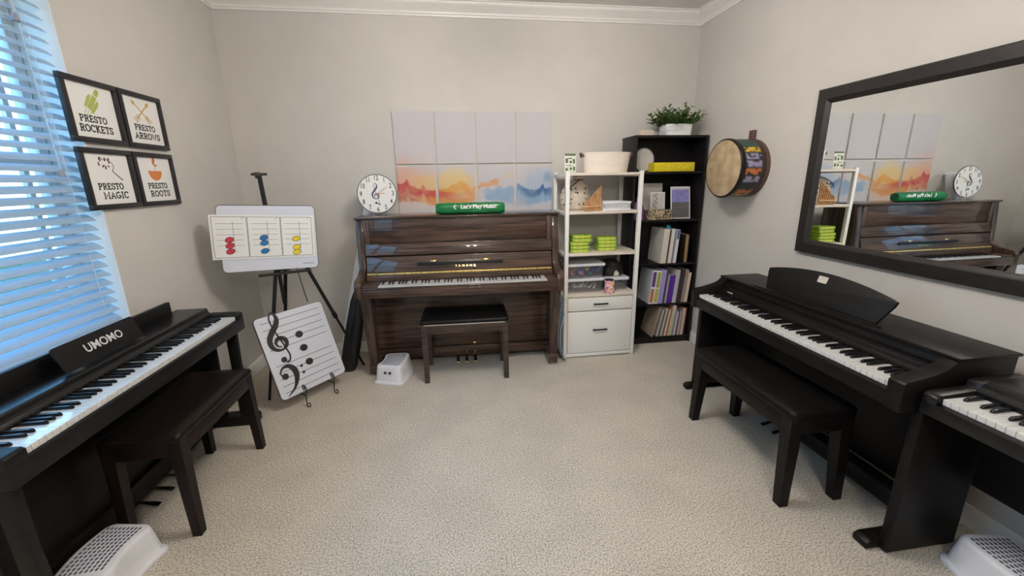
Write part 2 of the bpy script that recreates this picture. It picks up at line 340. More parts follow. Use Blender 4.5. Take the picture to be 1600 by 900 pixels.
def picture(name, w, h, fn, nx, ny, y, parent, m, cx=0, cz=0, depth=0.0):
    """printed sheet in the local xz plane; fn(u,v)->rgb"""
    me = bpy.data.meshes.new(name); V, Fc = [], []
    for j in range(ny+1):
        for i in range(nx+1): V.append((cx - w/2 + w*i/nx, y, cz - h/2 + h*j/ny))
    for j in range(ny):
        for i in range(nx): a = j*(nx+1)+i; Fc.append((a, a+1, a+nx+2, a+nx+1))
    me.from_pydata(V, [], Fc); me.update()
    ca = me.color_attributes.new('paint', 'FLOAT_COLOR', 'POINT')
    for j in range(ny+1):
        for i in range(nx+1): ca.data[j*(nx+1)+i].color = (*fn(i/nx, j/ny), 1)
    me.materials.append(m); o = bpy.data.objects.new(name, me); return link(o, parent)
M_PRINT = attr_mat('printed_paper', 0.55); M_CANVAS = attr_mat('painted_canvas', 0.75); M_SKIN = attr_mat('printed_drum_shell', 0.45)
def lerp(a, b, t): return tuple(x + (y-x)*t for x, y in zip(a, b))
def sstep(a, b, x): t = max(0, min(1, (x-a)/(b-a))); return t*t*(3-2*t)
def nz(x, y=0, z=0): return noise.noise((x, y, z))
def fbm(x, y=0, z=0): return nz(x, y, z) + 0.5*nz(2*x+5, 2*y, z) + 0.25*nz(4*x+9, 4*y, z) + 0.12*nz(8*x, 8*y, z)

# ================================================================== SETTING
b = new(); box(b, LX-0.3, RX+0.3, FY-0.2, DY+0.2, -0.05, 0, 0); struct('floor', b, M_CARPET)
b = new(); box(b, LX-0.3, RX+0.3, FY-0.2, DY+0.2, CZ, CZ+0.05, 0); struct('ceiling', b, M_CEIL)
b = new(); box(b, LX-0.25, RX+0.25, DY, DY+0.12, 0, CZ, 0); struct('wall_back', b, M_WALL)
b = new(); box(b, RX, RX+0.12, FY, DY, 0, CZ, 0); struct('wall_right', b, M_WALL)
b = new(); box(b, LX-0.25, RX+0.25, FY-0.12, FY, 0, CZ, 0); struct('wall_front', b, M_WALL)
b = new(); T_ = 0.20
box(b, LX-T_, LX, FY, WY0, 0, CZ, 0); box(b, LX-T_, LX, WY1, DY, 0, CZ, 0); box(b, LX-T_, LX, WY0, WY1, 0, WZ0, 0); box(b, LX-T_, LX, WY0, WY1, WZ1, CZ, 0)
struct('wall_left', b, M_WALL)
def crown(name, x0, y0, x1, y1, inward):
    prof = [(0, 0), (0.012, 0), (0.014, 0.012), (0.022, 0.016), (0.024, 0.028), (0.045, 0.048), (0.070, 0.064), (0.078, 0.072), (0.080, 0.082), (0.092, 0.086), (0.092, 0.0925), (0, 0.0925)]
    z0 = CZ - 0.0925; b = new(); rings = []
    for (x, y) in ((x0, y0), (x1, y1)): rings.append([(x + inward[0]*p, y + inward[1]*p, z0 + q) for p, q in prof])
    loft(b, rings); struct(name, b, M_TRIM)
crown('trim_1', LX, DY, RX, DY, (0, -1)); crown('trim_2', RX, FY, RX, DY, (-1, 0)); crown('trim_3', LX, FY, LX, DY, (1, 0)); crown('trim_4', LX, FY, RX, FY, (0, 1))
def baseb(name, x0, y0, x1, y1, inward):
    prof = [(0, 0), (0.014, 0), (0.014, 0.065), (0.010, 0.078), (0.006, 0.092), (0, 0.095)]; b = new(); rings = []
    for (x, y) in ((x0, y0), (x1, y1)): rings.append([(x + inward[0]*p, y + inward[1]*p, q) for p, q in prof])
    loft(b, rings); struct(name, b, M_TRIM)
baseb('baseboard_back', LX, DY, RX, DY, (0, -1)); baseb('baseboard_right', RX, FY, RX, DY, (-1, 0)); baseb('baseboard_left', LX, FY, LX, DY, (1, 0)); baseb('baseboard_front', LX, FY, RX, FY, (0, 1))
# window: white lining, sashes, glass
win = bpy.data.objects.new('window_1', None); COL.objects.link(win); win.location = (LX, 0, WZ0); win['kind'] = 'structure'
WH = WZ1 - WZ0
b = new(); e = 0.004
for (y0, y1, z0, z1) in ((WY0-0.0, WY0+e, 0, WH), (WY1-e, WY1, 0, WH), (WY0, WY1, WH-e, WH)): box(b, -0.2, 0.001, y0, y1, z0, z1, 0)
box(b, -0.2, 0.012, WY0-0.01, WY1+0.002, -0.002, 0.014, 0.003); obj('window_lining', b, M_TRIM, win)
b = new(); xs0, xs1 = -0.195, -0.15
for (y0, y1) in ((WY0+e, WY0+0.05), (WY1-0.05, WY1-e), ((WY0+WY1)/2-0.035, (WY0+WY1)/2+0.035)): box(b, xs0, xs1, y0, y1, 0.014, WH-e, 0.004)
for (z0, z1) in ((0.014, 0.06), (WH-0.05, WH-e), (WH/2-0.025, WH/2+0.025)): box(b, xs0, xs1, WY0+0.05, WY1-0.05, z0, z1, 0.004)
for y in (WY1-0.115, WY1-0.475): box(b, xs0+0.01, xs0+0.03, y-0.012, y+0.012, 0.05, WH-0.05, 0.002)
obj('window_frame', b, M_TRIM, win)
b = new(); box(b, -0.176, -0.172, WY0+0.03, WY1-0.03, 0.03, WH-0.03, 0); obj('window_glass', b, M_GLASS, win)

# ================================================================== OUTSIDE
b = new(); box(b, -14, LX-0.3, -6, 12, -0.35, -0.30, 0)
lawn = obj('lawn', b, noisy('lawn_grass', (0.02, 0.04, 0.008), (0.045, 0.07, 0.02), (12, 12, 12), 0.9)); lawn['kind'] = 'structure'
def brick_mat():
    m = mat('mauve_brick', (0.4, 0.3, 0.28), 0.85); N, Lk, bs = nodes(m)
    tc = N.new('ShaderNodeTexCoord'); mp = N.new('ShaderNodeMapping'); mp.inputs['Rotation'].default_value = (PI/2, 0, PI/2); mp.inputs['Scale'].default_value = (1, 1, 1)
    br = N.new('ShaderNodeTexBrick'); br.inputs['Scale'].default_value = 4.5
    for k, c in (('Color1', (0.060, 0.035, 0.033, 1)), ('Color2', (0.085, 0.055, 0.05, 1)), ('Mortar', (0.13, 0.115, 0.105, 1))): br.inputs[k].default_value = c
    Lk.new(tc.outputs['Object'], mp.inputs[0]); Lk.new(mp.outputs[0], br.inputs[0]); Lk.new(br.outputs[0], bs.inputs['Base Color']); return m
hs = thing('brick_house', 'mauve brick house across the lawn seen through the window blinds', 'house', (-6.4, 2.0, -0.3))
b = new(); box(b, -1.0, 0, -3.5, 4.2, 0, 2.75, 0); obj('wall', b, brick_mat(), hs)
b = new(); poly_prism(b, [(-1.6, 2.6), (0.35, 2.6), (0.35, 2.75), (-1.6, 3.6)], 'y', -3.8, 4.5); obj('roof', b, noisy('grey_shingle', (0.05, 0.048, 0.048), (0.08, 0.078, 0.076), (9, 9, 9), 0.9), hs)
for yc in (-0.9, 1.9):
    b = new(); box(b, -0.02, 0.04, yc-0.5, yc+0.5, 0.9, 2.1, 0.01); wf = obj('window_frame', b, M_TRIM, hs)
    b = new(); box(b, 0.035, 0.045, yc-0.44, yc+0.44, 0.96, 2.04, 0); obj('pane', b, mat('dark_glass', (0.03, 0.04, 0.05), 0.05), wf)
def foliage(bm, c, r, n, leaf, rnd, flat_=0.7):
    for k in range(n):
        d = Vector((rnd.gauss(0, 1), rnd.gauss(0, 1), rnd.gauss(0, 1)*flat_)).normalized()*r*rnd.uniform(0.55, 1.0)
        d = Vector((d.x, d.y, d.z)); p = Vector(c) + d
        a = Vector((rnd.gauss(0, 1), rnd.gauss(0, 1), rnd.gauss(0, 1))).normalized(); s = a.orthogonal().normalized()
        L = leaf*rnd.uniform(0.7, 1.2)
        vs_ = [bm.verts.new(p + a*(-L/2)), bm.verts.new(p + s*L*0.25), bm.verts.new(p + a*L/2), bm.verts.new(p - s*L*0.25)]
        bm.faces.new(vs_)
rn = random.Random(3)
for i, (x, y, r, lab) in enumerate(((-4.6, 3.2, 0.85, 'round green shrub outside the window, toward the far end of the brick house'), (-4.3, 1.2, 0.75, 'low green shrub outside the middle of the window'), (-4.8, -0.6, 0.9, 'large green shrub outside the near end of the window'))):
    t = thing('garden_shrub', lab, 'shrub', (x, y, -0.3), 0, 'shrubs outside the window')
    b = new(); foliage(b, (0, 0, r*1.0), r, 1300, 0.14, rn); obj('foliage', b, M_SHRUB, t, smooth=0)
    b = new(); tube(b, [(0, 0, 0), (0.02, 0, r*0.5), (0, 0.03, r)], 0.04, 8, 0.015); obj('stem', b, M_TAN, t)

# ================================================================== BLIND
bl = thing('window_blind', 'white horizontal slat blind hanging inside the window recess', 'blind', (LX-0.045, 0, WZ0))
b = new(); PITCH_, SW, TILT = 0.0435, 0.050, math.radians(34)
nsl = int((WH - 0.10)/PITCH_)
y0, y1 = WY0+0.012, WY1-0.018
for k in range(nsl):
    zc = 0.045 + k*PITCH_
    pr = []
    for s in (-1, -0.5, 0, 0.5, 1):
        cx, cz = s*SW/2, 0.003*(1-s*s); pr.append((cx*math.cos(TILT) + cz*math.sin(TILT), -cx*math.sin(TILT) + cz*math.cos(TILT)))
    up_ = [(p[0]+0.0013*math.sin(TILT), p[1]+0.0026*math.cos(TILT)) for p in pr]
    ring = pr + up_[::-1]
    loft(b, [[(p[0], y, zc+p[1]) for p in ring] for y in (y0, y1)])
obj('slats', b, M_BLIND, bl)
b = new(); box(b, -0.03, 0.03, y0, y1, WH-0.055, WH-0.006, 0.004); obj('headrail', b, M_BLIND, bl)
b = new(); box(b, -0.026, 0.026, y0, y1, 0.016, 0.030, 0.005); obj('bottom_rail', b, M_BLIND, bl)
mat('cord_white', (0.7, 0.7, 0.7), 0.8)
for y in (WY1-0.11, (WY0+WY1)/2, WY0+0.11):
    for x in (-0.0275, 0.0275): b = new(); tube(b, [(x, y, 0.02), (x, y, WH-0.04)], 0.0009, 5); obj('ladder_cord', b, bpy.data.materials['cord_white'], bl)
for (yy, zz) in ((2.045, 2.10), (2.055, 1.517)):
    b = new(); tube(b, [(0.034, yy, WH-0.05), (0.037, yy, zz-WZ0+0.02)], 0.0012, 5); pc = obj('pull_cord', b, bpy.data.materials['cord_white'], bl)
    b = new(); lathe(b, [(0.003, 0.03), (0.008, 0.022), (0.011, 0.0), (0.0, -0.001)], 12, Matrix.Translation((0.037, yy, zz-WZ0-0.01))); obj('tassel', b, mat('grey_tassel', (0.28, 0.28, 0.32), 0.5), pc)

# ================================================================== CEILING LAMPS (the room's own light above the frame, and an added fill light)
M_BULB = mat_emit('lamp_glow', (1.0, 0.945, 0.875), BULB_STR)
def ceiling_light(label, x, y):
    lt = thing('ceiling_light', label, 'lamp', (x, y, CZ), 0, 'ceiling lights above the frame')
    b = new(); lathe(b, [(0.0, 0), (0.075, 0), (0.075, -0.02), (0.03, -0.035), (0.012, -0.05), (0.012, -0.2), (0.03, -0.21), (0.0, -0.24)], 28); obj('canopy', b, M_CHROME, lt)
    for k in range(4):
        a = PI/4 + k*PI/2; c, s = math.cos(a), math.sin(a)
        b = new(); tube(b, [(0.01*c, 0.01*s, -0.19), (0.09*c, 0.09*s, -0.17), (0.16*c, 0.16*s, -0.19), (0.17*c, 0.17*s, -0.215)], 0.006, 8); ar = obj('arm', b, M_CHROME, lt)
        b = new(); lathe(b, [(0.0, -0.335), (0.035, -0.325), (0.055, -0.295), (0.058, -0.27), (0.045, -0.235), (0.02, -0.215), (0.0, -0.215)], 20, Matrix.Translation((0.17*c, 0.17*s, 0))); obj('globe', b, M_BULB, ar)
ceiling_light('four-globe ceiling light above the middle of the carpet', *LAMP_XY)
ceiling_light('added four-globe fill light behind the camera, nearer the front wall', 0.25, -0.85)  # second fixture added as fill, evens the brightness of the walls

# ================================================================== KEYBOARD
def keyboard(root, x0, yf, zt, K=1.225, vis=0.145, fh=0.02, n88=True):
    W = K/52; bw = new(); g = 0.0006
    for i in range(52):
        box(bw, x0+i*W+g, x0+(i+1)*W-g, yf, yf+vis, zt-fh, zt, 0.0012, 1)
    wk = obj('white_keys', bw, M_KEYW, root)
    bb = new()
    names = 'ABCDEFG'
    off = {'A': 0.56, 'C': 0.42, 'D': 0.58, 'F': 0.40, 'G': 0.50}
    for i in range(51):
        nme = names[i % 7]
        if nme in off:
            cx = x0 + (i + 1 + (off[nme]-0.5)*0.5)*W; w_ = 0.0105
            poly_prism(bb, [(yf+0.050, zt-0.004), (yf+0.054, zt+0.0085), (yf+0.060, zt+0.0115), (yf+vis, zt+0.012), (yf+vis, zt-0.004)], 'x', cx-w_/2, cx+w_/2, 0.001)
    obj('black_keys', bb, M_KEYB, root)
    return wk

# ================================================================== UPRIGHT PIANO
ang = math.radians(-1.6)
up_ = thing('upright_piano', 'glossy dark walnut upright piano against the back wall under the canvases', 'piano', (0.03, 2.875, 0), ang)
HW, PD, PH = 0.752, 0.56, 1.20
kx0 = -0.5938
# case: side cheeks as full profiles
for s in (-1, 1):
    b = new()
    prof = [(0.235, PH), (0.215, 1.02), (0.20, 0.84), (0.14, 0.805), (0.03, 0.79), (0.012, 0.775), (0.0, 0.755), (0.0, 0.665), (0.03, 0.655), (0.24, 0.645), (0.30, 0.62), (0.335, 0.45), (0.335, 0.0), (PD, 0.0), (PD, PH)]
    xa, xb = (s*HW, s*(HW-0.05)); poly_prism(b, prof, 'x', min(xa, xb), max(xa, xb), 0.004); obj('side_panel', b, M_WALNUT_V, up_)
b = new(); box(b, -HW-0.006, HW+0.006, 0.215, PD, PH, PH+0.018, 0.005); obj('lid', b, M_WALNUT, up_)
b = new(); box(b, -HW+0.05, HW-0.05, 0.238, 0.262, 1.022, PH-0.001, 0.002); box(b, -HW+0.055, HW-0.055, 0.25, 0.29, 0.92, 1.03, 0)
obj('upper_panel', b, M_WALNUT, up_)
for s in (-1, 1): b = new(); box(b, s*(HW-0.05), s*(HW-0.092), 0.226, 0.26, 0.93, PH-0.002, 0.003); obj('panel_stile', b, M_WALNUT_V, up_)
# music shelf strip (leans back so that it mirrors the ceiling lamp)
b = new(); poly_prism(b, [(0.225, 1.018), (0.205, 0.935), (0.235, 0.93), (0.25, 1.018)], 'x', -HW+0.055, HW-0.055, 0.002); obj('music_shelf', b, M_WALNUT, up_)
# opened fallboard leaning against the front
b = new(); poly_prism(b, [(0.212, 0.925), (0.178, 0.812), (0.196, 0.806), (0.232, 0.922)], 'x', -HW+0.058, HW-0.058, 0.002); fb = obj('fallboard', b, M_WALNUT, up_)
slope = (0.212-0.178)/(0.925-0.812)
Mf = Matrix.Translation((0, 0.178, 0.812)) @ Matrix.Rotation(-math.atan(slope), 4, 'X')
b = new(); box(b, -0.325, 0.315, -0.016, -0.001, 0.044, 0.066, 0.002, M=Mf); obj('music_ledge', b, M_BLACKWOOD, fb)
b = new(); text(b, 'YAMAHA', 0.023, 0.030, 0.030, -0.0008, 0.001, M=Mf, sx=1.15, bold=0.0002, gap=1.7); obj('brand_lettering', b, M_BRASS, fb)
for x in (-0.21, 0.185):
    b = new(); box(b, x-0.022, x+0.022, -0.004, 0.0, 0.068, 0.079, 0.001, M=Mf); obj('hinge', b, M_BRASS, fb)
b = new(); box(b, -HW+0.06, HW-0.06, 0.166, 0.182, 0.793, 0.809, 0.004, M=None); obj('piano_hinge', b, M_GOLDFELT, up_)
# key bed, slip, blocks
b = new(); box(b, -HW+0.05, HW-0.05, 0.0, 0.30, 0.665, 0.722, 0.004); box(b, -HW+0.05, HW-0.05, 0.0, 0.022, 0.72, 0.738, 0.003)
box(b, -HW+0.05, kx0-0.003, 0.018, 0.19, 0.72, 0.752, 0.004); box(b, kx0+1.228, HW-0.05, 0.018, 0.19, 0.72, 0.752, 0.004)
box(b, -HW+0.055, HW-0.055, 0.165, 0.20, 0.72, 0.79, 0.002); obj('key_bed', b, M_WALNUT, up_)
keyboard(up_, kx0, 0.028, 0.744, vis=0.14, fh=0.018)
# lower panel, legs and toe blocks, pedals
b = new(); box(b, -HW+0.05, HW-0.05, 0.338, 0.36, 0.14, 0.665, 0.003); obj('lower_panel', b, M_WALNUT, up_)
b = new(); box(b, -HW+0.05, HW-0.05, 0.325, 0.37, 0.055, 0.137, 0.004); obj('toe_rail', b, M_WALNUT, up_)
b = new(); box(b, -HW+0.05, HW-0.05, PD-0.03, PD-0.005, 0.02, PH-0.01, 0.002); obj('back_panel', b, M_WALNUT, up_)
for s in (-1, 1):
    b = new()
    xa, xb = s*(HW-0.008), s*(HW-0.088); xm = (xa+xb)/2
    rings = []
    for z, hx, yf_, yb in ((0.085, 0.030, 0.150, 0.215), (0.60, 0.036, 0.085, 0.165), (0.645, 0.042, 0.075, 0.18), (0.666, 0.042, 0.075, 0.18)):
        rings.append([(xm-hx, yf_, z), (xm+hx, yf_, z), (xm+hx, yb, z), (xm-hx, yb, z)])
    loft(b, rings); lg = obj('leg', b, M_WALNUT_V, up_)
    b = new(); box(b, xm-0.037, xm+0.037, 0.135, 0.345, 0.02, 0.10, 0.006); tb = obj('toe_block', b, M_WALNUT, up_)
    b = new(); lathe(b, [(0.0, 0.0), (0.018, 0.0), (0.018, 0.012), (0.008, 0.016), (0.008, 0.024), (0, 0.024)], 16, Matrix.Translation((xm, 0.17, 0))); obj('caster', b, M_CHROME, tb)
for x in (-0.062, 0.008, 0.078):
    b = new(); q = spline([(0.33, 0.085, .013), (0.27, 0.083, .014), (0.235, 0.075, .02), (0.21, 0.052, .024), (0.195, 0.045, .022)], 5)
    rings = []
    for yy, zz, ww in q: rings.append([(x-ww/2, yy, zz), (x+ww/2, yy, zz), (x+ww/2, yy+0.002, zz+0.009), (x-ww/2, yy+0.002, zz+0.009)])
    loft(b, rings); obj('pedal', b, M_BRASS, up_)

# ================================================================== BENCHES
def bench(name, label, loc, rz, W, D, H, mwood, mtop, apron, pad, taper, splay=0.0, lw=0.042, inset=0.008):
    t = thing(name, label, 'bench', loc, rz)
    b = new()
    # padded seat: superellipse-ish rounded slab with a domed top
    rings = []
    for (z, gx) in ((H-pad, -0.004), (H-pad+0.006, 0.0), (H-0.018, 0.0), (H-0.008, -0.004), (H-0.002, -0.014), (H+0.002, -0.05), (H+0.004, -0.10)):
        rings.append([(p[0], p[1], z) for p in rrect(-W/2-gx, W/2+gx, -D/2-gx, D/2+gx, 0.018 if gx > -0.05 else 0.03, 4)])
    loft(b, rings); obj('seat', b, mtop, t, smooth=60)
    b = new(); x, y, z0, z1 = W/2-inset, D/2-inset, H-pad-apron, H-pad
    for s in (-1, 1): box(b, -x+0.02, x-0.02, s*y, s*(y-0.018), z0, z1, 0.002); box(b, s*x, s*(x-0.018), -y+0.02, y-0.02, z0, z1, 0.002)
    obj('apron', b, mwood, t)
    for sx in (-1, 1):
        for sy in (-1, 1):
            b = new(); rings = []
            for z, w_, o in ((0, lw*taper, splay), (H-pad-apron, lw, 0.0), (H-pad, lw, 0.0)):
                xo, yo = sx*(x+0.001+o), sy*(y+0.001+o*0.3); xi, yi = xo - sx*w_, yo - sy*w_
                rings.append([(xo, yo, z), (xi, yo, z), (xi, yi, z), (xo, yi, z)])
            loft(b, rings); obj('leg', b, mwood, t)
    return t
bu = bench('piano_bench', 'walnut piano bench with black padded seat under the upright piano', (0.042, 3.01, 0), ang, 0.645, 0.36, 0.492, M_WALNUT_B, M_LEATHER, 0.075, 0.032, 0.85)
b = new(); box(b, -0.295, 0.295, -0.176, -0.172, 0.452, 0.461, 0.001); obj('silver_piping', b, M_CHROME, bu)
bench('piano_bench', 'dark espresso padded bench pulled up to the keyboard below the window', (-1.295, 1.93, 0), PI/2, 0.63, 0.31, 0.495, M_ESPRESSO, M_LEATHER_W, 0.07, 0.035, 0.75, 0.008, 0.048)
bench('piano_bench', 'wide black padded bench in front of the digital piano under the mirror', (1.555, 1.742, 0), -PI/2, 0.735, 0.325, 0.478, M_ROSEWOOD, M_LEATHER, 0.072, 0.045, 0.72, 0.012, 0.058)

# ================================================================== DIGITAL PIANO BELOW THE WINDOW
pl = thing('digital_piano', 'black slim digital piano with white lettered music rest below the window blinds', 'piano', (-1.2925, 1.8535, 0), PI/2)
b = new()
poly_prism(b, [(-0.012, 0.625), (-0.012, 0.695), (0.325, 0.695), (0.325, 0.625)], 'x', -0.677, 0.677, 0.003)
for s in (-1, 1): poly_prism(b, [(-0.012, 0.69), (-0.012, 0.724), (0.0, 0.73), (0.15, 0.735), (0.15, 0.69)], 'x', min(s*0.6145, s*0.677), max(s*0.6145, s*0.677), 0.003)
obj('key_bed', b, M_BLACKWOOD, pl)
b = new(); poly_prism(b, [(0.142, 0.69), (0.142, 0.728), (0.150, 0.742), (0.158, 0.745), (0.160, 0.764), (0.166, 0.768), (0.325, 0.768), (0.325, 0.69)], 'x', -0.655, 0.655, 0.002); obj('control_panel', b, M_PLASTIC_B, pl)
b = new(); box(b, -0.655, 0.555, 0.285, 0.305, 0.766, 0.842, 0.003); obj('back_rail', b, M_BLACKWOOD, pl)
keyboard(pl, -0.6125, 0.0, 0.718, vis=0.145, fh=0.022)
b = new(); poly_prism(b, rrect(-0.205, 0.205, 0, 0.108, 0.014), 'y', 0, 0.006)
Mm = Matrix.Translation((0.0, 0.196, 0.773)) @ Matrix.Rotation(math.radians(-20), 4, 'X'); bmesh.ops.transform(b, matrix=Mm, verts=b.verts); mr = obj('music_rest', b, M_PLASTIC_B, pl)
b = new(); text(b, 'UMOMO', 0.050, 0.012, 0.056, -0.0005, 0.001, M=Mm, sx=1.0, bold=0.0004); obj('lettering', b, mat('silver_print', (0.75, 0.74, 0.75), 0.4), mr)
for x in (-0.17, 0.17):
    b = new(); box(b, x-0.02, x+0.02, 0.176, 0.196, 0.767, 0.776, 0.002); obj('rest_clip', b, M_CLEAR, pl)
for s in (-1, 1):
    x0, x1 = s*0.625, s*0.655
    b = new(); poly_prism(b, [(0.022, 0.63), (0.080, 0.63), (0.080, 0.55), (0.085, 0.09), (0.075, 0.06), (0.02, 0.06), (0.030, 0.40)], 'x', min(x0, x1), max(x0, x1), 0.003); obj('leg', b, M_BLACKWOOD, pl)
    b = new(); poly_prism(b, [(0.150, 0.63), (0.255, 0.63), (0.265, 0.06), (0.165, 0.06)], 'x', min(x0, x1), max(x0, x1), 0.003); obj('leg', b, M_BLACKWOOD, pl)
    b = new(); poly_prism(b, [(0.0, 0.0), (0.0, 0.045), (0.02, 0.065), (0.31, 0.065), (0.31, 0.0)], 'x', min(x0, x1)-0.012*(s < 0), max(x0, x1)+0.05*(s > 0), 0.004); obj('foot', b, M_BLACKWOOD, pl)
b = new(); box(b, -0.625, 0.625, 0.225, 0.243, 0.10, 0.47, 0.002); obj('back_panel', b, M_ROSEWOOD, pl)
b = new(); box(b, -0.625, 0.625, 0.205, 0.26, 0.05, 0.15, 0.003); pr = obj('pedal_rail', b, M_ROSEWOOD, pl)
for x in (-0.072, 0.024, 0.113):
    b = new(); rings = []
    for yy, zz, ww in spline([(0.215, 0.062, .014), (0.17, 0.058, .016), (0.13, 0.049, .026), (0.108, 0.043, .024)], 5): rings.append([(x-ww/2, yy, zz), (x+ww/2, yy, zz), (x+ww/2, yy, zz+0.008), (x-ww/2, yy, zz+0.008)])
    loft(b, rings); obj('pedal', b, M_CHROME, pr)

# ================================================================== DIGITAL PIANO UNDER THE MIRROR
pr2 = thing('digital_piano', 'dark wood digital piano with curved music rest below the mirror', 'piano', (1.567, 1.7785, 0), -PI/2)
b = new(); poly_prism(b, [(-0.018, 0.63), (-0.018, 0.690), (0.0, 0.695), (0.43, 0.70), (0.43, 0.63)], 'x', -0.615, 0.615, 0.003); obj('key_bed', b, M_ROSEWOOD, pr2)
for s in (-1, 1):
    b = new(); cheek = [(-0.02, 0.625), (-0.022, 0.735), (-0.012, 0.745), (0.05, 0.755), (0.12, 0.772), (0.155, 0.787), (0.175, 0.803), (0.185, 0.812), (0.44, 0.812), (0.44, 0.70), (0.40, 0.66), (0.36, 0.625)]
    poly_prism(b, cheek, 'x', min(s*0.6135, s*0.672), max(s*0.6135, s*0.672), 0.003); obj('cheek', b, M_ROSEWOOD, pr2)
b = new(); poly_prism(b, [(0.146, 0.69), (0.146, 0.728), (0.152, 0.742), (0.176, 0.752), (0.180, 0.770), (0.176, 0.774), (0.190, 0.776), (0.194, 0.808), (0.43, 0.808), (0.43, 0.69)], 'x', -0.613, 0.613, 0.0015); obj('control_panel', b, M_ROSEWOOD, pr2)
b = new(); box(b, -0.676, 0.676, 0.178, 0.452, 0.810, 0.823, 0.004); obj('top_board', b, M_ROSEWOOD, pr2)
b = new(); box(b, -0.55, -0.50, 0.1505, 0.154, 0.738, 0.744, 0.0005); obj('maker_badge', b, mat('badge_silver', (0.5, 0.5, 0.55), 0.4), pr2)
keyboard(pr2, -0.6125, 0.0, 0.7153, vis=0.150, fh=0.02)
b = new(); arcp = [(-0.322, 0.0)]
q = spline([(-0.322, 0.0), (-0.352, 0.075), (-0.362, 0.108), (-0.345, 0.125), (-0.18, 0.155), (0, 0.166), (0.18, 0.155), (0.345, 0.125), (0.362, 0.108), (0.352, 0.075), (0.322, 0.0)], 5)
poly_prism(b, q[::-1], 'y', 0, 0.014, 0.003)
Mm = Matrix.Translation((0, 0.228, 0.824)) @ Matrix.Rotation(math.radians(-20), 4, 'X'); bmesh.ops.transform(b, matrix=Mm, verts=b.verts); mr = obj('music_rest', b, M_BLACKWOOD, pr2)
b = new(); poly_prism(b, rrect(-0.032, 0.022, 0.112, 0.146, 0.005), 'y', -0.0012, 0.0, M=Mm); obj('emblem', b, mat('emblem_cream', (0.55, 0.52, 0.47), 0.5), mr)
b = new(); box(b, -0.39, 0.36, 0.196, 0.222, 0.821, 0.829, 0.002); obj('rest_ledge', b, M_ROSEWOOD, pr2)
for s in (-1, 1):
    x0, x1 = s*0.655, s*0.692
    b = new(); poly_prism(b, [(0.055, 0.01), (0.058, 0.63), (0.40, 0.63), (0.365, 0.30), (0.37, 0.01)], 'x', min(x0, x1), max(x0, x1), 0.004); obj('side_panel', b, M_ROSEWOOD, pr2)
    b = new(); xa, xb = s*0.60, s*0.66
    if s < 0: xa, xb = -0.70, -0.655
    poly_prism(b, [(0.0, 0.004), (-0.002, 0.03), (0.02, 0.042), (0.37, 0.042), (0.39, 0.004)], 'x', min(xa, xb), max(xa, xb), 0.004); obj('foot', b, M_ROSEWOOD, pr2)
b = new(); box(b, -0.655, 0.655, 0.335, 0.35, 0.13, 0.635, 0.002); obj('back_panel', b, M_ROSEWOOD, pr2)
b = new(); box(b, -0.655, 0.655, 0.255, 0.33, 0.045, 0.125, 0.004); prl = obj('pedal_rail', b, M_ROSEWOOD, pr2)
for x in (-0.115, -0.03, 0.055):
    b = new(); rings = []
    for yy, zz, ww in spline([(0.26, 0.065, .014), (0.21, 0.06, .016), (0.17, 0.052, .026), (0.15, 0.046, .024)], 5): rings.append([(x-ww/2, yy, zz), (x+ww/2, yy, zz), (x+ww/2, yy, zz+0.008), (x-ww/2, yy, zz+0.008)])
    loft(b, rings); obj('pedal', b, M_CHROME, prl)
b = new(); tube(b, [(-0.66+0.02, 0.03, 0.63), (-0.64, 0.03, 0.615), (-0.60, 0.03, 0.612)], 0.012, 10); obj('headphone_hook', b, M_BLACKMETAL, pr2)

# ================================================================== THIRD DIGITAL PIANO (right edge)
p3 = thing('digital_piano', 'black compact digital piano at the right edge, end to end with the larger piano', 'piano', (1.612, 0.4225, 0), -PI/2)
b = new(); poly_prism(b, [(-0.02, 0.645), (-0.02, 0.692), (0.0, 0.697), (0.36, 0.70), (0.36, 0.645)], 'x', -0.66, 0.66, 0.004)
for s in (-1, 1): poly_prism(b, [(-0.02, 0.69), (-0.02, 0.718), (-0.005, 0.728), (0.15, 0.735), (0.155, 0.758), (0.36, 0.762), (0.36, 0.69)], 'x', min(s*0.614, s*0.66), max(s*0.614, s*0.66), 0.004)
obj('key_bed', b, M_PLASTIC_B, p3)
b = new(); poly_prism(b, [(0.13, 0.69), (0.13, 0.735), (0.142, 0.752), (0.16, 0.755), (0.168, 0.768), (0.36, 0.772), (0.36, 0.69)], 'x', -0.614, 0.614, 0.002); obj('control_panel', b, M_PLASTIC_B, p3)
keyboard(p3, -0.6125, 0.0, 0.718, vis=0.135, fh=0.021)
b = new(); box(b, -0.655, 0.60, 0.30, 0.32, 0.30, 0.645, 0.002); obj('back_panel', b, M_BLACKWOOD, p3)
for s in (-1, 1):
    b = new(); box(b, s*0.30-0.015, s*0.30+0.015, 0.29, 0.34, 0.03, 0.646, 0.003)
    obj('leg', b, M_BLACKWOOD, p3)
    b = new(); box(b, s*0.30-0.02, s*0.30+0.02, 0.16, 0.40, 0.0, 0.032, 0.004); obj('foot', b, M_BLACKWOOD, p3)

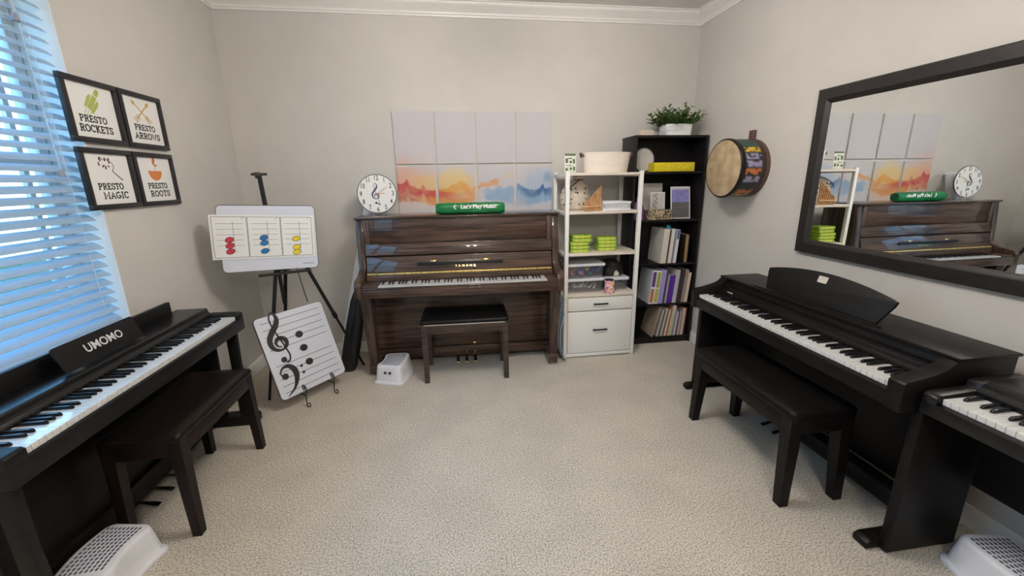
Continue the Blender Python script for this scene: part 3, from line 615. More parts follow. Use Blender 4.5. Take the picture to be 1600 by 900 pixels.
# ================================================================== STEP STOOLS
def stool_outline(hw, y0, y1, dent, bulge, r, n=7):
    """plan, ends at y0 and y1, concave side at -x, slightly convex at +x"""
    P = []
    L = y1-y0
    for cx, cy, a0 in ((hw-r, y1-r, 0), (-hw+r, y1-r, PI/2)):
        for k in range(n+1): a = a0 + PI/2*k/n; P.append((cx + r*math.cos(a), cy + r*math.sin(a)))
    for k in range(1, 8): t = k/8; P.append((-hw + dent*math.sin(PI*t), y1-r-(L-2*r)*t))
    for cx, cy, a0 in ((-hw+r, y0+r, PI), (hw-r, y0+r, 1.5*PI)):
        for k in range(n+1): a = a0 + PI/2*k/n; P.append((cx + r*math.cos(a), cy + r*math.sin(a)))
    for k in range(1, 8): t = k/8; P.append((hw + bulge*math.sin(PI*t), y0+r+(L-2*r)*t))
    return P
M_HOLESHADE = mat('hole_shade_grey', (0.085, 0.095, 0.13), 0.6)  # grey discs paint the shade inside the holes of the stool top
def stool(label, loc, rz, L=0.30):
    t = thing('step_stool', label, 'stool', loc, rz, 'white plastic step stools'); H, RB = 0.14, 0.87
    def bend(x, y): a = y/RB; return (-RB + (RB+x)*math.cos(a), (RB+x)*math.sin(a))
    b = new(); rings = []
    for z, hw, ye in ((0.0, 0.116, 0.0), (0.010, 0.117, -0.001), (0.016, 0.113, 0.004), (0.022, 0.106, 0.012), (0.07, 0.101, 0.017), (0.122, 0.095, 0.024), (0.134, 0.092, 0.027), (H, 0.084, 0.035)):
        rings.append([(*bend(*p), z) for p in stool_outline(hw, -L/2+ye, L/2-ye, 0.010, 0.008, 0.032)])
    loft(b, rings); obj('shell', b, M_WHITEPL, t, smooth=45)
    b = new(); rows, cols = 12, 9
    for j in range(rows):
        y = -L/2 + 0.056 + (L-0.112)*j/(rows-1); d = 0.008*math.sin(PI*(y+L/2)/L)
        for i in range(cols):
            x = -0.064 + d + 0.128*i/(cols-1); bx, by = bend(x, y)
            lathe(b, [(0.0046, H-0.0005), (0.0044, H+0.0010), (0.0, H+0.0011)], 10, Matrix.Translation((bx, by, 0)) @ Matrix.Rotation(y/RB, 4, 'Z'), 1.0, 1.65)
    o = obj('painted_holes', b, M_HOLESHADE, t)
    a0 = -(L/2)/RB
    for x in (-0.020, 0.018):
        b = new(); px_, py_ = bend(x, -L/2+0.0195); lathe(b, [(0.0105, 0), (0.0105, 0.003), (0.0, 0.003)], 16, Matrix.Translation((px_, py_, 0.088)) @ Matrix.Rotation(a0, 4, 'Z') @ Matrix.Rotation(PI/2 - 0.13, 4, 'X')); obj('grip_hole', b, M_INK, t)
    return t
su = stool('white step stool with two round holes in its end, beside the upright piano leg', (-0.515, 3.015, 0), math.radians(-10.5))
dup(su, (-1.372, 1.452, 0), math.radians(178), 'white step stool with top holes painted as grey dots at the bottom left corner, beside the espresso bench', 'white plastic step stools')
dup(su, (1.905, 0.885, 0), math.radians(177), 'white step stool in the bottom right corner under the compact keyboard', 'white plastic step stools')

# ================================================================== PICTURES ON THE LEFT WALL
PW, PHH, PY, PZ, GX, GZ = 0.3091, 0.2789, 2.1321, 1.9377, 0.0092, 0.0224
def poster(ix, iz, label, words):
    y0 = PY + ix*(PW+GX); z0 = PZ - PHH - iz*(PHH+GZ)
    t = thing('framed_poster', label, 'poster', (LX, y0+PW/2, z0), PI/2, 'four framed posters left of the easel')
    b = new(); fwid, fd = 0.024, 0.02
    box(b, -PW/2, PW/2, -fd, -0.0005, 0, fwid, 0.002); box(b, -PW/2, PW/2, -fd, -0.0005, PHH-fwid, PHH, 0.002)
    for s in (-1, 1): box(b, s*PW/2, s*(PW/2-fwid), -fd, -0.0005, fwid, PHH-fwid, 0.002)
    obj('frame', b, M_FRAME, t)
    b = new(); box(b, -PW/2+0.01, PW/2-0.01, -0.008, -0.002, 0.01, PHH-0.01, 0); obj('print', b, M_PAPER, t)
    b = new(); slab_text(b, words[0], words[2], 0.093, 0.150, 0.026, -0.008); slab_text(b, words[1], words[3], 0.050, words[4], 0.028, -0.008); obj('lettering', b, M_INK, t)
    return t
t = poster(0, 0, 'black framed poster reading PRESTO ROCKETS with an olive green rocket', ('PRESTO', 'ROCKETS', -0.012, -0.005, 0.185))
b = new(); A = math.radians(52); Y = -0.008
def rot(pts, cx, cz, a): return [(cx + p[0]*math.cos(a) - p[1]*math.sin(a), cz + p[0]*math.sin(a) + p[1]*math.cos(a)) for p in pts]
for pts in ([(-0.045, -0.012), (0.012, -0.012), (0.03, -0.012), (0.03, 0.012), (-0.045, 0.012)], [(-0.05, 0.014), (0.0, 0.014), (0.02, 0.018), (0.02, 0.026), (0.0, 0.032), (-0.05, 0.026)], [(-0.05, -0.014), (-0.05, -0.026), (0.0, -0.032), (0.02, -0.026), (0.02, -0.018), (0.0, -0.014)], [(0.036, -0.011), (0.062, -0.011), (0.07, -0.004), (0.07, 0.004), (0.062, 0.011), (0.036, 0.011)]):
    flat(b, rot(pts, 0.006, 0.185, A), Y)
for k in range(3): ribbon(b, rot([(-0.05, -0.012+0.012*k), (-0.066, -0.016+0.014*k), (-0.082, -0.012+0.012*k)], 0.006, 0.185, A), 0.0022, Y)
obj('rocket_drawing', b, M_OLIVE, t)
t = poster(1, 0, 'black framed poster reading PRESTO ARROWS with two crossed ochre arrows', ('PRESTO', 'ARROWS', 0.0, 0.008, 0.185))
b = new()
for s in (-1, 1):
    a = PI/2 + s*math.radians(50)
    R_ = lambda p: rot(p, 0.0, 0.185, a)
    ribbon(b, R_([(-0.055, 0), (0.06, 0)]), 0.006, Y); flat(b, R_([(0.058, 0.013), (0.085, 0), (0.058, -0.013)]), Y)
    for k in range(4):
        for q in (-1, 1): ribbon(b, R_([(-0.03-0.012*k, 0), (-0.042-0.012*k, q*0.015)]), 0.004, Y)
obj('arrow_drawing', b, M_OCHRE, t)
t = poster(0, 1, 'black framed poster reading PRESTO MAGIC with a dark wand', ('PRESTO', 'MAGIC', -0.008, 0.012, 0.150))
b = new(); ribbon(b, [(0.075, 0.135), (0.02, 0.178)], [0.006, 0.004], Y); q = spline([(0.022, 0.176), (0.035, 0.198), (0.028, 0.215), (0.01, 0.225), (-0.01, 0.232), (-0.03, 0.228), (-0.042, 0.218)], 5); ribbon(b, q, 0.003, Y)
rr = random.Random(5)
for k in range(16): flat(b, ellipse(-0.02 + rr.uniform(-0.032, 0.035), 0.215 + rr.uniform(-0.026, 0.024), 0.004, 0.006, rr.uniform(0, 3), 8), Y)
obj('wand_drawing', b, M_PLUM, t)
t = poster(1, 1, 'black framed poster reading PRESTO ROOTS with an orange sprouting bowl', ('PRESTO', 'ROOTS', 0.0, 0.008, 0.155))
b = new(); flat(b, [(-0.052, 0.185), (0.052, 0.185)] + [(0.052*math.cos(a_), 0.185 - 0.052*math.sin(a_)) for a_ in (PI*k/16 for k in range(1, 16))], Y)
ribbon(b, [(0.004, 0.185), (0.004, 0.228)], 0.002, Y); flat(b, ellipse(0.004, 0.238, 0.022, 0.010, 1.25), Y); flat(b, ellipse(0.014, 0.214, 0.013, 0.005, 0.1), Y); obj('bowl_drawing', b, M_RUST, t)

# ================================================================== WATERCOLOUR CANVASES ON THE BACK WALL
CX0, CZ0, CW, CH, CGX, CGZ = -0.4454, 2.0022, 0.3065, 0.4013, 0.0214, 0.0227
def pl_(x, P):
    for (x0, y0), (x1, y1) in zip(P[:-1], P[1:]):
        if x <= x1: return y0 + (y1-y0)*max(0, min(1, (x-x0)/(x1-x0)))
    return P[-1][1]
RIDGE_RED = [(0, .70), (.12, .66), (.25, .78), (.33, .66), (.5, .58), (.60, .57), (.66, .66), (.74, .56), (1, .52), (1.4, .48), (2.0, .50), (2.2, .40)]
RIDGE_ORANGE = [(.9, .52), (1.0, .57), (1.2, .56), (1.4, .64), (1.6, .74), (1.75, .64), (1.9, .56), (2.0, .60), (2.1, .66), (2.3, .70), (2.45, .76), (2.62, .74)]
RIDGE_BLUE = [(2.1, .50), (2.25, .58), (2.4, .53), (2.55, .62), (2.7, .55), (2.85, .60), (3.0, .60), (3.03, .70), (3.12, .62), (3.25, .56), (3.5, .50), (3.66, .55), (3.74, .64), (3.80, .55), (4, .57)]
def water(U, V):
    """U 0..4 along the row, V 0..2 up the two rows"""
    c = (0.54, 0.52, 0.55)
    n1, n2 = fbm(7*U, 3.3), fbm(3*U, 4*V, 1.0)
    # washes in the sky
    c = lerp(c, (0.70, 0.34, 0.20), 0.75*sstep(1.30, 0.70, V + 0.10*n2)*sstep(1.15, 0.35, U))
    c = lerp(c, (0.70, 0.44, 0.16), 0.70*sstep(0.95, 0.75, V + 0.06*n2)*sstep(0.2, 0.7, U)*sstep(2.15, 1.75, U))
    c = lerp(c, (0.70, 0.54, 0.22), 0.55*sstep(0.36, 0.22, math.hypot((U-1.45)*0.8, V-0.72)))
    c = lerp(c, (0.66, 0.50, 0.34), 0.4*sstep(0.10, 0.0, abs(V-0.80) - 0.05*n2)*sstep(2.6, 2.9, U)*sstep(3.2, 2.95, U))
    c = lerp(c, (0.30, 0.44, 0.60), 0.55*sstep(1.02, 0.75, V + 0.10*n2)*sstep(3.0, 3.5, U + 0.2*n2))
    c = lerp(c, (0.14, 0.28, 0.46), 0.55*sstep(0.16, 0.05, math.hypot((U-3.88)*0.9, V-0.74) + 0.05*n2))
    # ridges, front to back
    def band(c, R, u0, u1, col, thick, st, w=0.03, wd=0.08):
        if not u0 < U < u1: return c
        h = pl_(U, R) + w*n1
        k = sstep(0.0, 0.018, h - V)*sstep(thick, thick*0.35, h - V + 0.10*n2)*sstep(u0, u0+wd, U + 0.12*n2)*sstep(u1, u1-wd, U - 0.10*n2)
        return lerp(c, col, st*k*max(0.55, min(1, 0.85 + 0.5*n2)))
    c = band(c, RIDGE_BLUE, 2.05, 4.3, (0.20, 0.36, 0.56), 0.58, 0.85, 0.05, 0.30)
    c = band(c, RIDGE_ORANGE, 0.9, 2.66, (0.66, 0.27, 0.035), 0.30 if U < 2.0 else 0.16, 0.95)
    c = band(c, RIDGE_RED, -0.1, 2.05, (0.52, 0.065, 0.075), 0.36, 0.95*sstep(2.05, 0.75, U) + 0.05)
    c = band(c, [(x, y-0.13) for x, y in RIDGE_RED], 0.75, 2.1, (0.62, 0.24, 0.05), 0.30, 0.75)
    c = band(c, [(x, y-0.24) for x, y in RIDGE_RED], -0.1, 0.55, (0.46, 0.16, 0.08), 0.22, 0.7)
    c = band(c, [(x, y-0.02) for x, y in RIDGE_BLUE], 2.95, 4.1, (0.020, 0.085, 0.25), 0.22, 0.55 + 0.42*sstep(0.5, 0.1, abs(U-3.55)))
    # mist below
    h = 0.27 + 0.07*math.sin(3.1*U + 0.8) + 0.05*n1
    c = lerp(c, (0.60, 0.575, 0.61), 0.80*sstep(0.0, 0.05, h - V)*(0.5 if 1.0 < U < 2.0 else 1))
    tex = 0.015*nz(40*U, 40*V)
    return tuple(max(0, min(1, x + tex)) for x in c)
side = mat('canvas_edge', (0.72, 0.70, 0.70), 0.8)
lab8 = [['blank pale canvas with faint orange wash in its lower corner, top row leftmost', 'blank pale canvas second from left in the top row', 'blank pale canvas third from left in the top row', 'blank pale canvas at the right end of the top row'],
        ['watercolour canvas of red and coral peaks, behind the clock side of the piano', 'watercolour canvas of orange hills above the green roll', 'watercolour canvas where an orange ridge meets pale blue haze', 'watercolour canvas of dark blue peaks next to the white shelf unit']]
for row in range(2):
    for i in range(4):
        x = CX0 + i*(CW+CGX) + CW/2; z = CZ0 - CH - row*(CH+CGZ)
        t = thing('canvas', lab8[row][i], 'canvas', (x, DY, z), 0, 'eight canvases forming one picture')
        b = new(); box(b, -CW/2, CW/2, -0.017, -0.001, 0, CH, 0.001, 1); obj('stretched_frame', b, side, t)
        picture('painted_face', CW-0.001, CH-0.001, lambda u, v: water(i+u, (1-row)+v), 48, 64, -0.0175, t, M_CANVAS, 0, CH/2)

# ================================================================== EASEL, BOARD, CARD
EB = Vector((-1.215, 2.909, 1.114)); EY, ER = math.radians(24.9), math.radians(3.1)
def board_frame(o, c, yaw, tilt, roll):
    o.matrix_world = Matrix.Translation(c) @ Matrix.Rotation(yaw, 4, 'Z') @ Matrix.Rotation(-tilt, 4, 'X') @ Matrix.Rotation(-roll, 4, 'Y')
ea = thing('tripod_easel', 'black metal tripod easel standing in the left corner holding the whiteboard', 'easel', (-1.18, 3.0, 0), EY)
# local frame: x along the board, y away from the viewer
def el(p): return Matrix.Rotation(-EY, 3, 'Z') @ (Vector(p) - Vector((-1.18, 3.0, 0)))
apex = el((-1.185, 2.975, 0.92))
for nm, foot, top in (('leg', (-1.345, 2.79, 0.0), (-1.22, 2.94, 0.93)), ('leg', (-0.80, 3.262, 0.0), (-1.07, 3.01, 0.94)), ('leg', (-1.45, 3.36, 0.0), (-1.19, 3.02, 0.92))):
    f, tp = el(foot), el(top); mid = f.lerp(tp, 0.52)
    b = new(); tube(b, [mid, tp], 0.0125, 10); l = obj('leg', b, M_BLACKMETAL, ea)
    b = new(); tube(b, [f, mid], 0.009, 10); obj('lower_leg', b, M_BLACKMETAL, l)
    b = new(); tube(b, [mid.lerp(f, 0.04), mid.lerp(tp, 0.04)], 0.017, 10); obj('clamp', b, M_BLACKMETAL, l)
b = new(); tube(b, [el((-1.225, 2.99, 0.64)), el((-1.225, 2.975, 0.92))], 0.012, 10); tube(b, [el((-1.225, 2.975, 0.92)), el((-1.24, 2.955, 1.52))], 0.014, 10); obj('centre_pole', b, M_BLACKMETAL, ea)
p = el((-1.24, 2.955, 1.525)); b = new(); box(b, p.x-0.045, p.x+0.045, p.y-0.012, p.y+0.012, p.z-0.008, p.z+0.008, 0.003); box(b, p.x-0.025, p.x+0.01, p.y-0.03, p.y+0.018, p.z-0.026, p.z+0.012, 0.004); obj('top_clip', b, M_BLACKMETAL, ea)
b = new(); box(b, apex.x-0.16, apex.x+0.16, apex.y-0.07, apex.y-0.03, 0.865, 0.88, 0.004); box(b, apex.x-0.04, apex.x+0.04, apex.y-0.04, apex.y+0.05, 0.885, 0.945, 0.006); obj('support_bracket', b, M_BLACKMETAL, ea)
b = new(); tube(b, [el((-1.13, 3.04, 0.90)), el((-1.115, 3.05, 0.77)), el((-1.095, 3.06, 0.62))], 0.003, 6); obj('cord', b, M_BLACKMETAL, ea)
wb = thing('whiteboard', 'small white dry-erase board with rounded corners clipped on the easel', 'whiteboard'); board_frame(wb, EB, EY, 0, -ER)
b = new(); poly_prism(b, rrect(-0.280, 0.280, -0.2155, 0.2155, 0.029), 'y', -0.004, 0.012); obj('rim', b, M_INKGREY, wb)
b = new(); poly_prism(b, rrect(-0.276, 0.276, -0.2115, 0.2115, 0.026), 'y', -0.0055, 0.0); obj('surface', b, M_BOARD, wb)
b = new(); [flat(b, rrect(0.197 + 0.0075*k, 0.2025 + 0.0075*k, -0.1825, -0.1775, 0.001, 2), -0.0055) for k in range(7)]; flat(b, ellipse(0.188, -0.18, 0.004, 0.004), -0.0055); obj('maker_mark', b, M_INKGREY, wb)
card = thing('chord_card', 'white card with red, blue and yellow chord notes clipped across the whiteboard', 'card'); CARD_C = (-0.0285, 0.011)
Rw = wb.matrix_world
card.matrix_world = Rw @ Matrix.Translation((CARD_C[0], -0.008, CARD_C[1])) @ Matrix.Rotation(math.radians(0.8), 4, 'Y')
CWd, CHt = 0.585, 0.282
b = new(); box(b, -CWd/2, CWd/2, -0.0015, 0.0, -CHt/2, CHt/2, 0); obj('sheet', b, M_PAPER, card)
b = new()
def frame_line(b, x0, x1, z0, z1, wt, y):
    for q in ([(x0, z0), (x1, z0)], [(x1, z0), (x1, z1)], [(x1, z1), (x0, z1)], [(x0, z1), (x0, z0)]): ribbon(b, q, wt, y, 0.0004)
pw = (CWd - 0.03)/3
notes = []
for k in range(3):
    x0 = -CWd/2 + 0.012 + k*(pw+0.003); x1 = x0 + pw - 0.002
    frame_line(b, x0, x1, -CHt/2+0.012, CHt/2-0.012, 0.0024, -0.0016)
    for i in range(5): z = CHt/2 - 0.055 - i*0.0345; ribbon(b, [(x0+0.02, z), (x1-0.018, z)], 0.0016, -0.0016, 0.0004)
    xc = (x0+x1)/2; zs = ((-0.053, -0.016, -0.090), (-0.040, -0.005, -0.093), (-0.073, -0.015, -0.106))[k]
    ribbon(b, [(xc+0.017, zs[2]+0.0), (xc+0.017, CHt/2-0.04)], 0.002, -0.0016, 0.0004)
    if k != 2 or True: ribbon(b, [(xc-0.032, min(zs)), (xc+0.032, min(zs))], 0.0016, -0.0016, 0.0004)
    ribbon(b, [(x1-0.025, CHt/2-0.03), (x1-0.02, CHt/2-0.018), (x1-0.015, CHt/2-0.014)], 0.0018, -0.0016, 0.0004)
    for z in zs:
        flat(b, ellipse(xc-0.007, z, 0.0255, 0.0180, 0.35), -0.0018, 0.0004); notes.append((k, xc-0.007, z))
obj('staff_lines', b, M_INK, card)
for k, m_ in enumerate((M_RED, M_BLUE, M_YEL)):
    for kk, x, z in notes:
        if kk == k: b = new(); flat(b, ellipse(x, z, 0.0225, 0.0148, 0.35), -0.0022, 0.0005); obj('note', b, m_, card)['label'] = ('red note', 'blue note', 'yellow note')[k]

# ================================================================== STAFF BOARD ON SCROLL STAND
SC, SY, ST, SR = Vector((-1.092, 2.830, 0.354)), math.radians(49.8), math.radians(19.5), math.radians(-1.1)
sb = thing('music_staff_board', 'white board printed with grand staff, treble and bass clefs, leaning by the easel', 'board'); board_frame(sb, SC, SY, ST, -SR)
SW_, SH_ = 0.484, 0.563
b = new(); poly_prism(b, rrect(-SW_/2, SW_/2, -SH_/2, SH_/2, 0.028), 'y', -0.003, 0.009); obj('rim', b, M_INKGREY, sb)
b = new(); poly_prism(b, rrect(-SW_/2+0.003, SW_/2-0.003, -SH_/2+0.003, SH_/2-0.003, 0.026), 'y', -0.0042, 0.0); obj('surface', b, M_BOARD, sb)
b = new(); y = -0.0042
for i in range(5):
    ribbon(b, [(-0.205, 0.237-0.046*i), (0.205, 0.237-0.046*i)], 0.0032, y); ribbon(b, [(-0.205, -0.058-0.046*i), (0.205, -0.058-0.046*i)], 0.0032, y)
ribbon(b, [(-0.028, 0.001), (0.042, 0.001)], 0.003, y)
obj('staff_lines', b, M_INK, sb)
b = new()
for (x, z) in ((0.010, 0.099), (0.008, 0.001), (0.012, -0.103)): flat(b, ellipse(x, z, 0.026, 0.0235), y, 0.003)
obj('note_magnet', b, M_INK, sb)
b = new(); treble(b, -0.130, 0.083, 0.160, y-0.0008, 0, 1.45); obj('treble_clef', b, M_INK, sb)
b = new(); bass(b, -0.140, -0.150, 0.165, y-0.0008); obj('bass_clef', b, M_INK, sb)
st = thing('scroll_stand', 'small dark metal display stand with curled feet under the staff board', 'stand', (SC.x, SC.y, 0), SY)
for x in (-0.105, 0.105):
    b = new()
    f = lambda pts: [(x, p[0], p[1]) for p in pts]
    bz = SC.z - SH_/2*math.cos(ST)  # bottom of the board
    by = -SH_/2*math.sin(ST)
    pts = spline([(by-0.028, bz+0.05), (by-0.045, bz+0.052), (by-0.05, bz+0.038), (by-0.035, bz+0.03), (by-0.026, bz+0.045), (by-0.03, bz+0.062), (by-0.05, bz+0.066), (by-0.068, bz+0.045), (by-0.055, bz+0.0), (by-0.05, 0.02), (by-0.06, 0.006), (by-0.085, 0.008), (by-0.092, 0.024), (by-0.08, 0.034), (by-0.07, 0.026)], 5)
    tube(b, f(pts), 0.0035, 8)
    tube(b, f([(by-0.052, bz-0.008), (by, bz-0.010), (by+0.05, bz-0.004), (0.08, 0.33)]), 0.0035, 8); tube(b, f([(0.06, 0.28), (0.14, 0.005)]), 0.0035, 8)
    obj('scroll_leg', b, M_BLACKMETAL, st)

# ================================================================== CORNER BY THE PIANO: ROLL, CASE
t = thing('rolled_sheet', 'long white rolled sheet with window blue put into its colour, leaning between the corner and the piano', 'roll', (-0.985, 3.40, 0))
b = new(); d = Vector((0.365, 0.092, 1.45)); 
tube(b, [Vector((0, 0, 0.012)) + d*k/6 for k in range(7)], 0.046, 24); obj('sheet_roll', b, M_TUBE, t)
b = new()
for k in (0.06, 0.9): tube(b, [d*k + Vector((0, 0, 0.012)), d*(k+0.012) + Vector((0, 0, 0.012))], 0.0475, 24)
obj('band', b, M_PAPER, t)
t = thing('instrument_case', 'black soft instrument case leaning on the left side of the upright piano', 'case', (-0.905, 3.20, 0))
b = new(); rings = []
for z, x, hx, hy in ((0.0, 0.0, 0.052, 0.05), (0.015, 0.002, 0.06, 0.058), (0.18, 0.040, 0.064, 0.06), (0.40, 0.090, 0.060, 0.058), (0.58, 0.128, 0.048, 0.05), (0.66, 0.146, 0.032, 0.036), (0.74, 0.156, 0.015, 0.016), (0.76, 0.158, 0.006, 0.006)):
    rings.append([(x + p[0]-0.0, p[1], z) for p in rrect(-hx, hx, -hy, hy, min(hx, hy)*0.55, 5)])
loft(b, rings); obj('case_body', b, M_BAG, t, smooth=60)
b = new(); tube(b, [(0.05, -0.064, 0.25), (0.06, -0.085, 0.33), (0.095, -0.08, 0.43), (0.10, -0.062, 0.47)], 0.007, 8); obj('carry_handle', b, M_BAG, t)
b = new(); tube(b, [(0.02, -0.061, 0.05), (0.06, -0.062, 0.25), (0.105, -0.059, 0.45), (0.132, -0.05, 0.6)], 0.003, 6); obj('zip', b, M_BLACKMETAL, t)

# ================================================================== ON THE PIANO: CLOCK AND GREEN ROLL
LIDZ = PH + 0.018
ck = thing('music_clock', 'round white clock with a treble clef and gold hands on top of the piano', 'clock', (-0.572, 3.30, LIDZ), math.radians(3))
ck.rotation_euler = (math.radians(-4), 0, math.radians(3)); CR = 0.146; cz = 0.012 + CR
b = new(); lathe(b, [(0.0, 0.0), (CR-0.004, 0.0), (CR, 0.004), (CR, 0.012), (0, 0.012)], 64, Matrix.Translation((0, 0.006, cz)) @ Matrix.Rotation(PI/2, 4, 'X')); obj('rim', b, M_INKGREY, ck)
b = new(); lathe(b, [(0.0, 0.0), (CR-0.006, 0.0), (CR-0.006, 0.002), (0, 0.002)], 64, Matrix.Translation((0, -0.006, cz)) @ Matrix.Rotation(PI/2, 4, 'X')); obj('dial', b, M_PAPER, ck)
b = new(); yf = -0.0082
for h in range(1, 13):
    a = PI/2 - h*PI/6; text(b, str(h), 0.051, 0.80*CR*math.cos(a), cz + 0.80*CR*math.sin(a), yf, 0.0006, sx=0.72, bold=0.0006)
obj('numerals', b, M_INK, ck)
b = new(); treble(b, -0.008, cz-0.016, 0.072, yf, 0.06); obj('clef_print', b, flatc('navy_ink', (0.02, 0.03, 0.08)), ck)
b = new(); rr = random.Random(11)
for k in range(26):
    a, r = rr.uniform(0, 2*PI), rr.uniform(0.1, 0.55)*CR; flat(b, ellipse(r*math.cos(a), cz + r*math.sin(a), 0.0012, 0.0012, 0, 8), yf)
flat(b, ellipse(0.012, cz-0.076, 0.008, 0.008), yf-0.0004); obj('teal_specks', b, M_TEAL, ck)
for nm, a, L_, wt in (('minute_hand', 58, 0.098, 0.004), ('hour_hand', 86, 0.062, 0.005)):
    b = new(); aa = PI/2 - math.radians(a); ribbon(b, [(-0.012*math.cos(aa), cz-0.012*math.sin(aa)), (L_*0.6*math.cos(aa), cz + L_*0.6*math.sin(aa)), (L_*math.cos(aa), cz + L_*math.sin(aa))], [wt*0.6, wt, wt*0.4], yf-0.003, 0.001); obj(nm, b, flatc('gold_hand', (0.42, 0.25, 0.08), 0.4), ck)
b = new(); 
for s in (-1, 1): poly_prism(b, [(s*0.055, 0.0), (s*0.048, 0.0), (s*0.050, 0.030), (s*0.062, 0.034)], 'y', -0.03, 0.03)
box(b, -0.058, 0.058, -0.03, 0.03, 0.0005, 0.006, 0.001); obj('acrylic_stand', b, M_CLEAR, ck)
gr = thing('vinyl_roll', 'glossy green vinyl roll with white lettering lying on top of the piano', 'roll', (0.125, 3.155, LIDZ), ang + math.radians(-0.4))
b = new(); rings = []
GL = 0.515
for k in range(25):
    x = -GL/2 + GL*k/24; e_ = min(1, min(k, 24-k)/1.5); s = 0.80 + 0.20*e_; wv = 1 + 0.03*nz(k*0.7, 1.3)
    rings.append([(x, 0.045*s*wv*math.copysign(abs(math.cos(a))**0.8, math.cos(a)), 0.0435 + 0.043*s*wv*math.copysign(abs(math.sin(a))**0.75, math.sin(a))) for a in (2*PI*q/28 for q in range(28))])
loft(b, rings); obj('roll_body', b, M_GREEN, gr, smooth=50)
b = new(); text(b, "Let's Play Music", 0.042, 0.06, 0.057, -0.0475, 0.001, bold=0.0009); obj('lettering', b, flatc('white_print', (0.85, 0.86, 0.84), 0.4), gr)
b = new(); ribbon(b, spline([(-0.125, 0.066), (-0.115, 0.058), (-0.118, 0.046), (-0.105, 0.042)], 4), 0.005, -0.0475, 0.001); ribbon(b, [(-0.128, 0.056), (-0.105, 0.060)], 0.004, -0.0475, 0.001); flat(b, ellipse(-0.112, 0.071, 0.004, 0.004), -0.0475, 0.001); obj('figure_mark', b, bpy.data.materials['white_print'], gr)

# ================================================================== WHITE SHELF UNIT
SX0, SX1, SF, SB = 0.846, 1.462, 3.088, 3.50
su_ = thing('shelf_unit', 'tall white open shelf unit with two drawers beside the upright piano', 'shelf', ((SX0+SX1)/2, SF, 0))
HWs = (SX1-SX0)/2; PO = 0.030; Ds = SB-SF
for (x, y) in ((-1, 0), (1, 0), (-1, 1), (1, 1)):
    b = new(); x0 = -HWs if x < 0 else HWs-PO; y0 = 0.0 if y == 0 else Ds-PO; box(b, x0, x0+PO, y0, y0+PO, 0, 1.515, 0.002); obj('post', b, M_WHITE, su_)
for z in (1.505, 1.216, 0.888, 0.548):
    b = new(); box(b, -HWs+PO*0.9, HWs-PO*0.9, 0.002, Ds-0.002, z-0.020, z, 0.002); obj('shelf_board', b, M_SHELFTOP, su_)
    b = new()
    for s in (-1, 1): box(b, s*HWs, s*(HWs-PO*0.8), PO, Ds-PO, z-0.03, z-0.002, 0.002)
    obj('side_rail', b, M_WHITE, su_)
b = new()
for s in (-1, 1): box(b, s*(HWs-0.002), s*(HWs-0.018), PO, Ds-PO, 0.03, 0.53, 0.001)
box(b, -HWs+0.01, HWs-0.01, Ds-0.02, Ds-0.006, 0.03, 0.53, 0.001); box(b, -HWs+PO, HWs-PO, 0.004, 0.03, 0.008, 0.036, 0.002); box(b, -HWs+0.015, HWs-0.015, 0.03, Ds-0.02, 0.03, 0.045, 0.001)
obj('drawer_carcass', b, M_WHITE, su_)
for z0, z1, hz in ((0.412, 0.522, 0.468), (0.042, 0.404, 0.245)):
    b = new(); box(b, -HWs+PO+0.004, HWs-PO-0.004, 0.003, 0.022, z0, z1, 0.002); box(b, -HWs+0.04, HWs-0.04, 0.02, 0.36, z0+0.01, z1-0.02, 0); dr = obj('drawer', b, M_WHITE, su_)
    b = new(); box(b, -0.062, 0.062, -0.017, -0.010, hz-0.006, hz+0.006, 0.002)
    for s in (-1, 1): box(b, s*0.055, s*0.045, -0.012, 0.004, hz-0.004, hz+0.004, 0.001)
    obj('handle', b, M_BLACKMETAL, dr)

def attrs(o, label, cat, group=None): return tag(o, label, cat, group)
# top of the unit
t = thing('info_card', 'small pale green printed card standing on top of the white shelf unit', 'card', (0.915, 3.22, 1.505), math.radians(4), rx=math.radians(-6))
b = new(); box(b, -0.046, 0.046, -0.002, 0.002, 0, 0.148, 0.0005); obj('card_sheet', b, flatc('pale_green_card', (0.66, 0.69, 0.60)), t)
b = new(); box(b, -0.044, 0.044, -0.0028, -0.002, 0.132, 0.147, 0)
for (x, z, w_, h_) in ((-0.028, 0.095, 0.02, 0.035), (0.0, 0.112, 0.03, 0.008), (0.03, 0.09, 0.016, 0.034), (-0.03, 0.03, 0.02, 0.02), (0.03, 0.035, 0.016, 0.03), (-0.012, 0.058, 0.05, 0.005)): box(b, x-w_/2, x+w_/2, -0.0027, -0.002, z-h_/2, z+h_/2, 0)
for z in (0.085, 0.035): flat(b, ellipse(0.004, z, 0.010, 0.011), -0.002, 0.0008)
obj('print', b, flatc('dark_green_ink', (0.09, 0.13, 0.07)), t)
b = new(); box(b, -0.046, 0.046, -0.02, 0.02, 0.0, 0.004, 0.001); obj('stand', b, M_CLEAR, t)
t = thing('rope_basket', 'oval cream rope basket with a leather handle on top of the white shelf unit', 'basket', (1.222, 3.28, 1.505))
b = new(); prof = []
for k in range(14): z = 0.15*k/13; r = 0.175 + 0.025*(k/13); prof.append((r, z)); prof.append((r+0.0025, z+0.005))
prof = [(0.0, 0.0), (0.17, 0.0)] + prof + [(0.195, 0.155), (0.188, 0.15), (0.165, 0.012), (0.0, 0.012)]
lathe(b, prof, 48, None, 1.0, 0.55); obj('basket_body', b, M_BASKET, t)
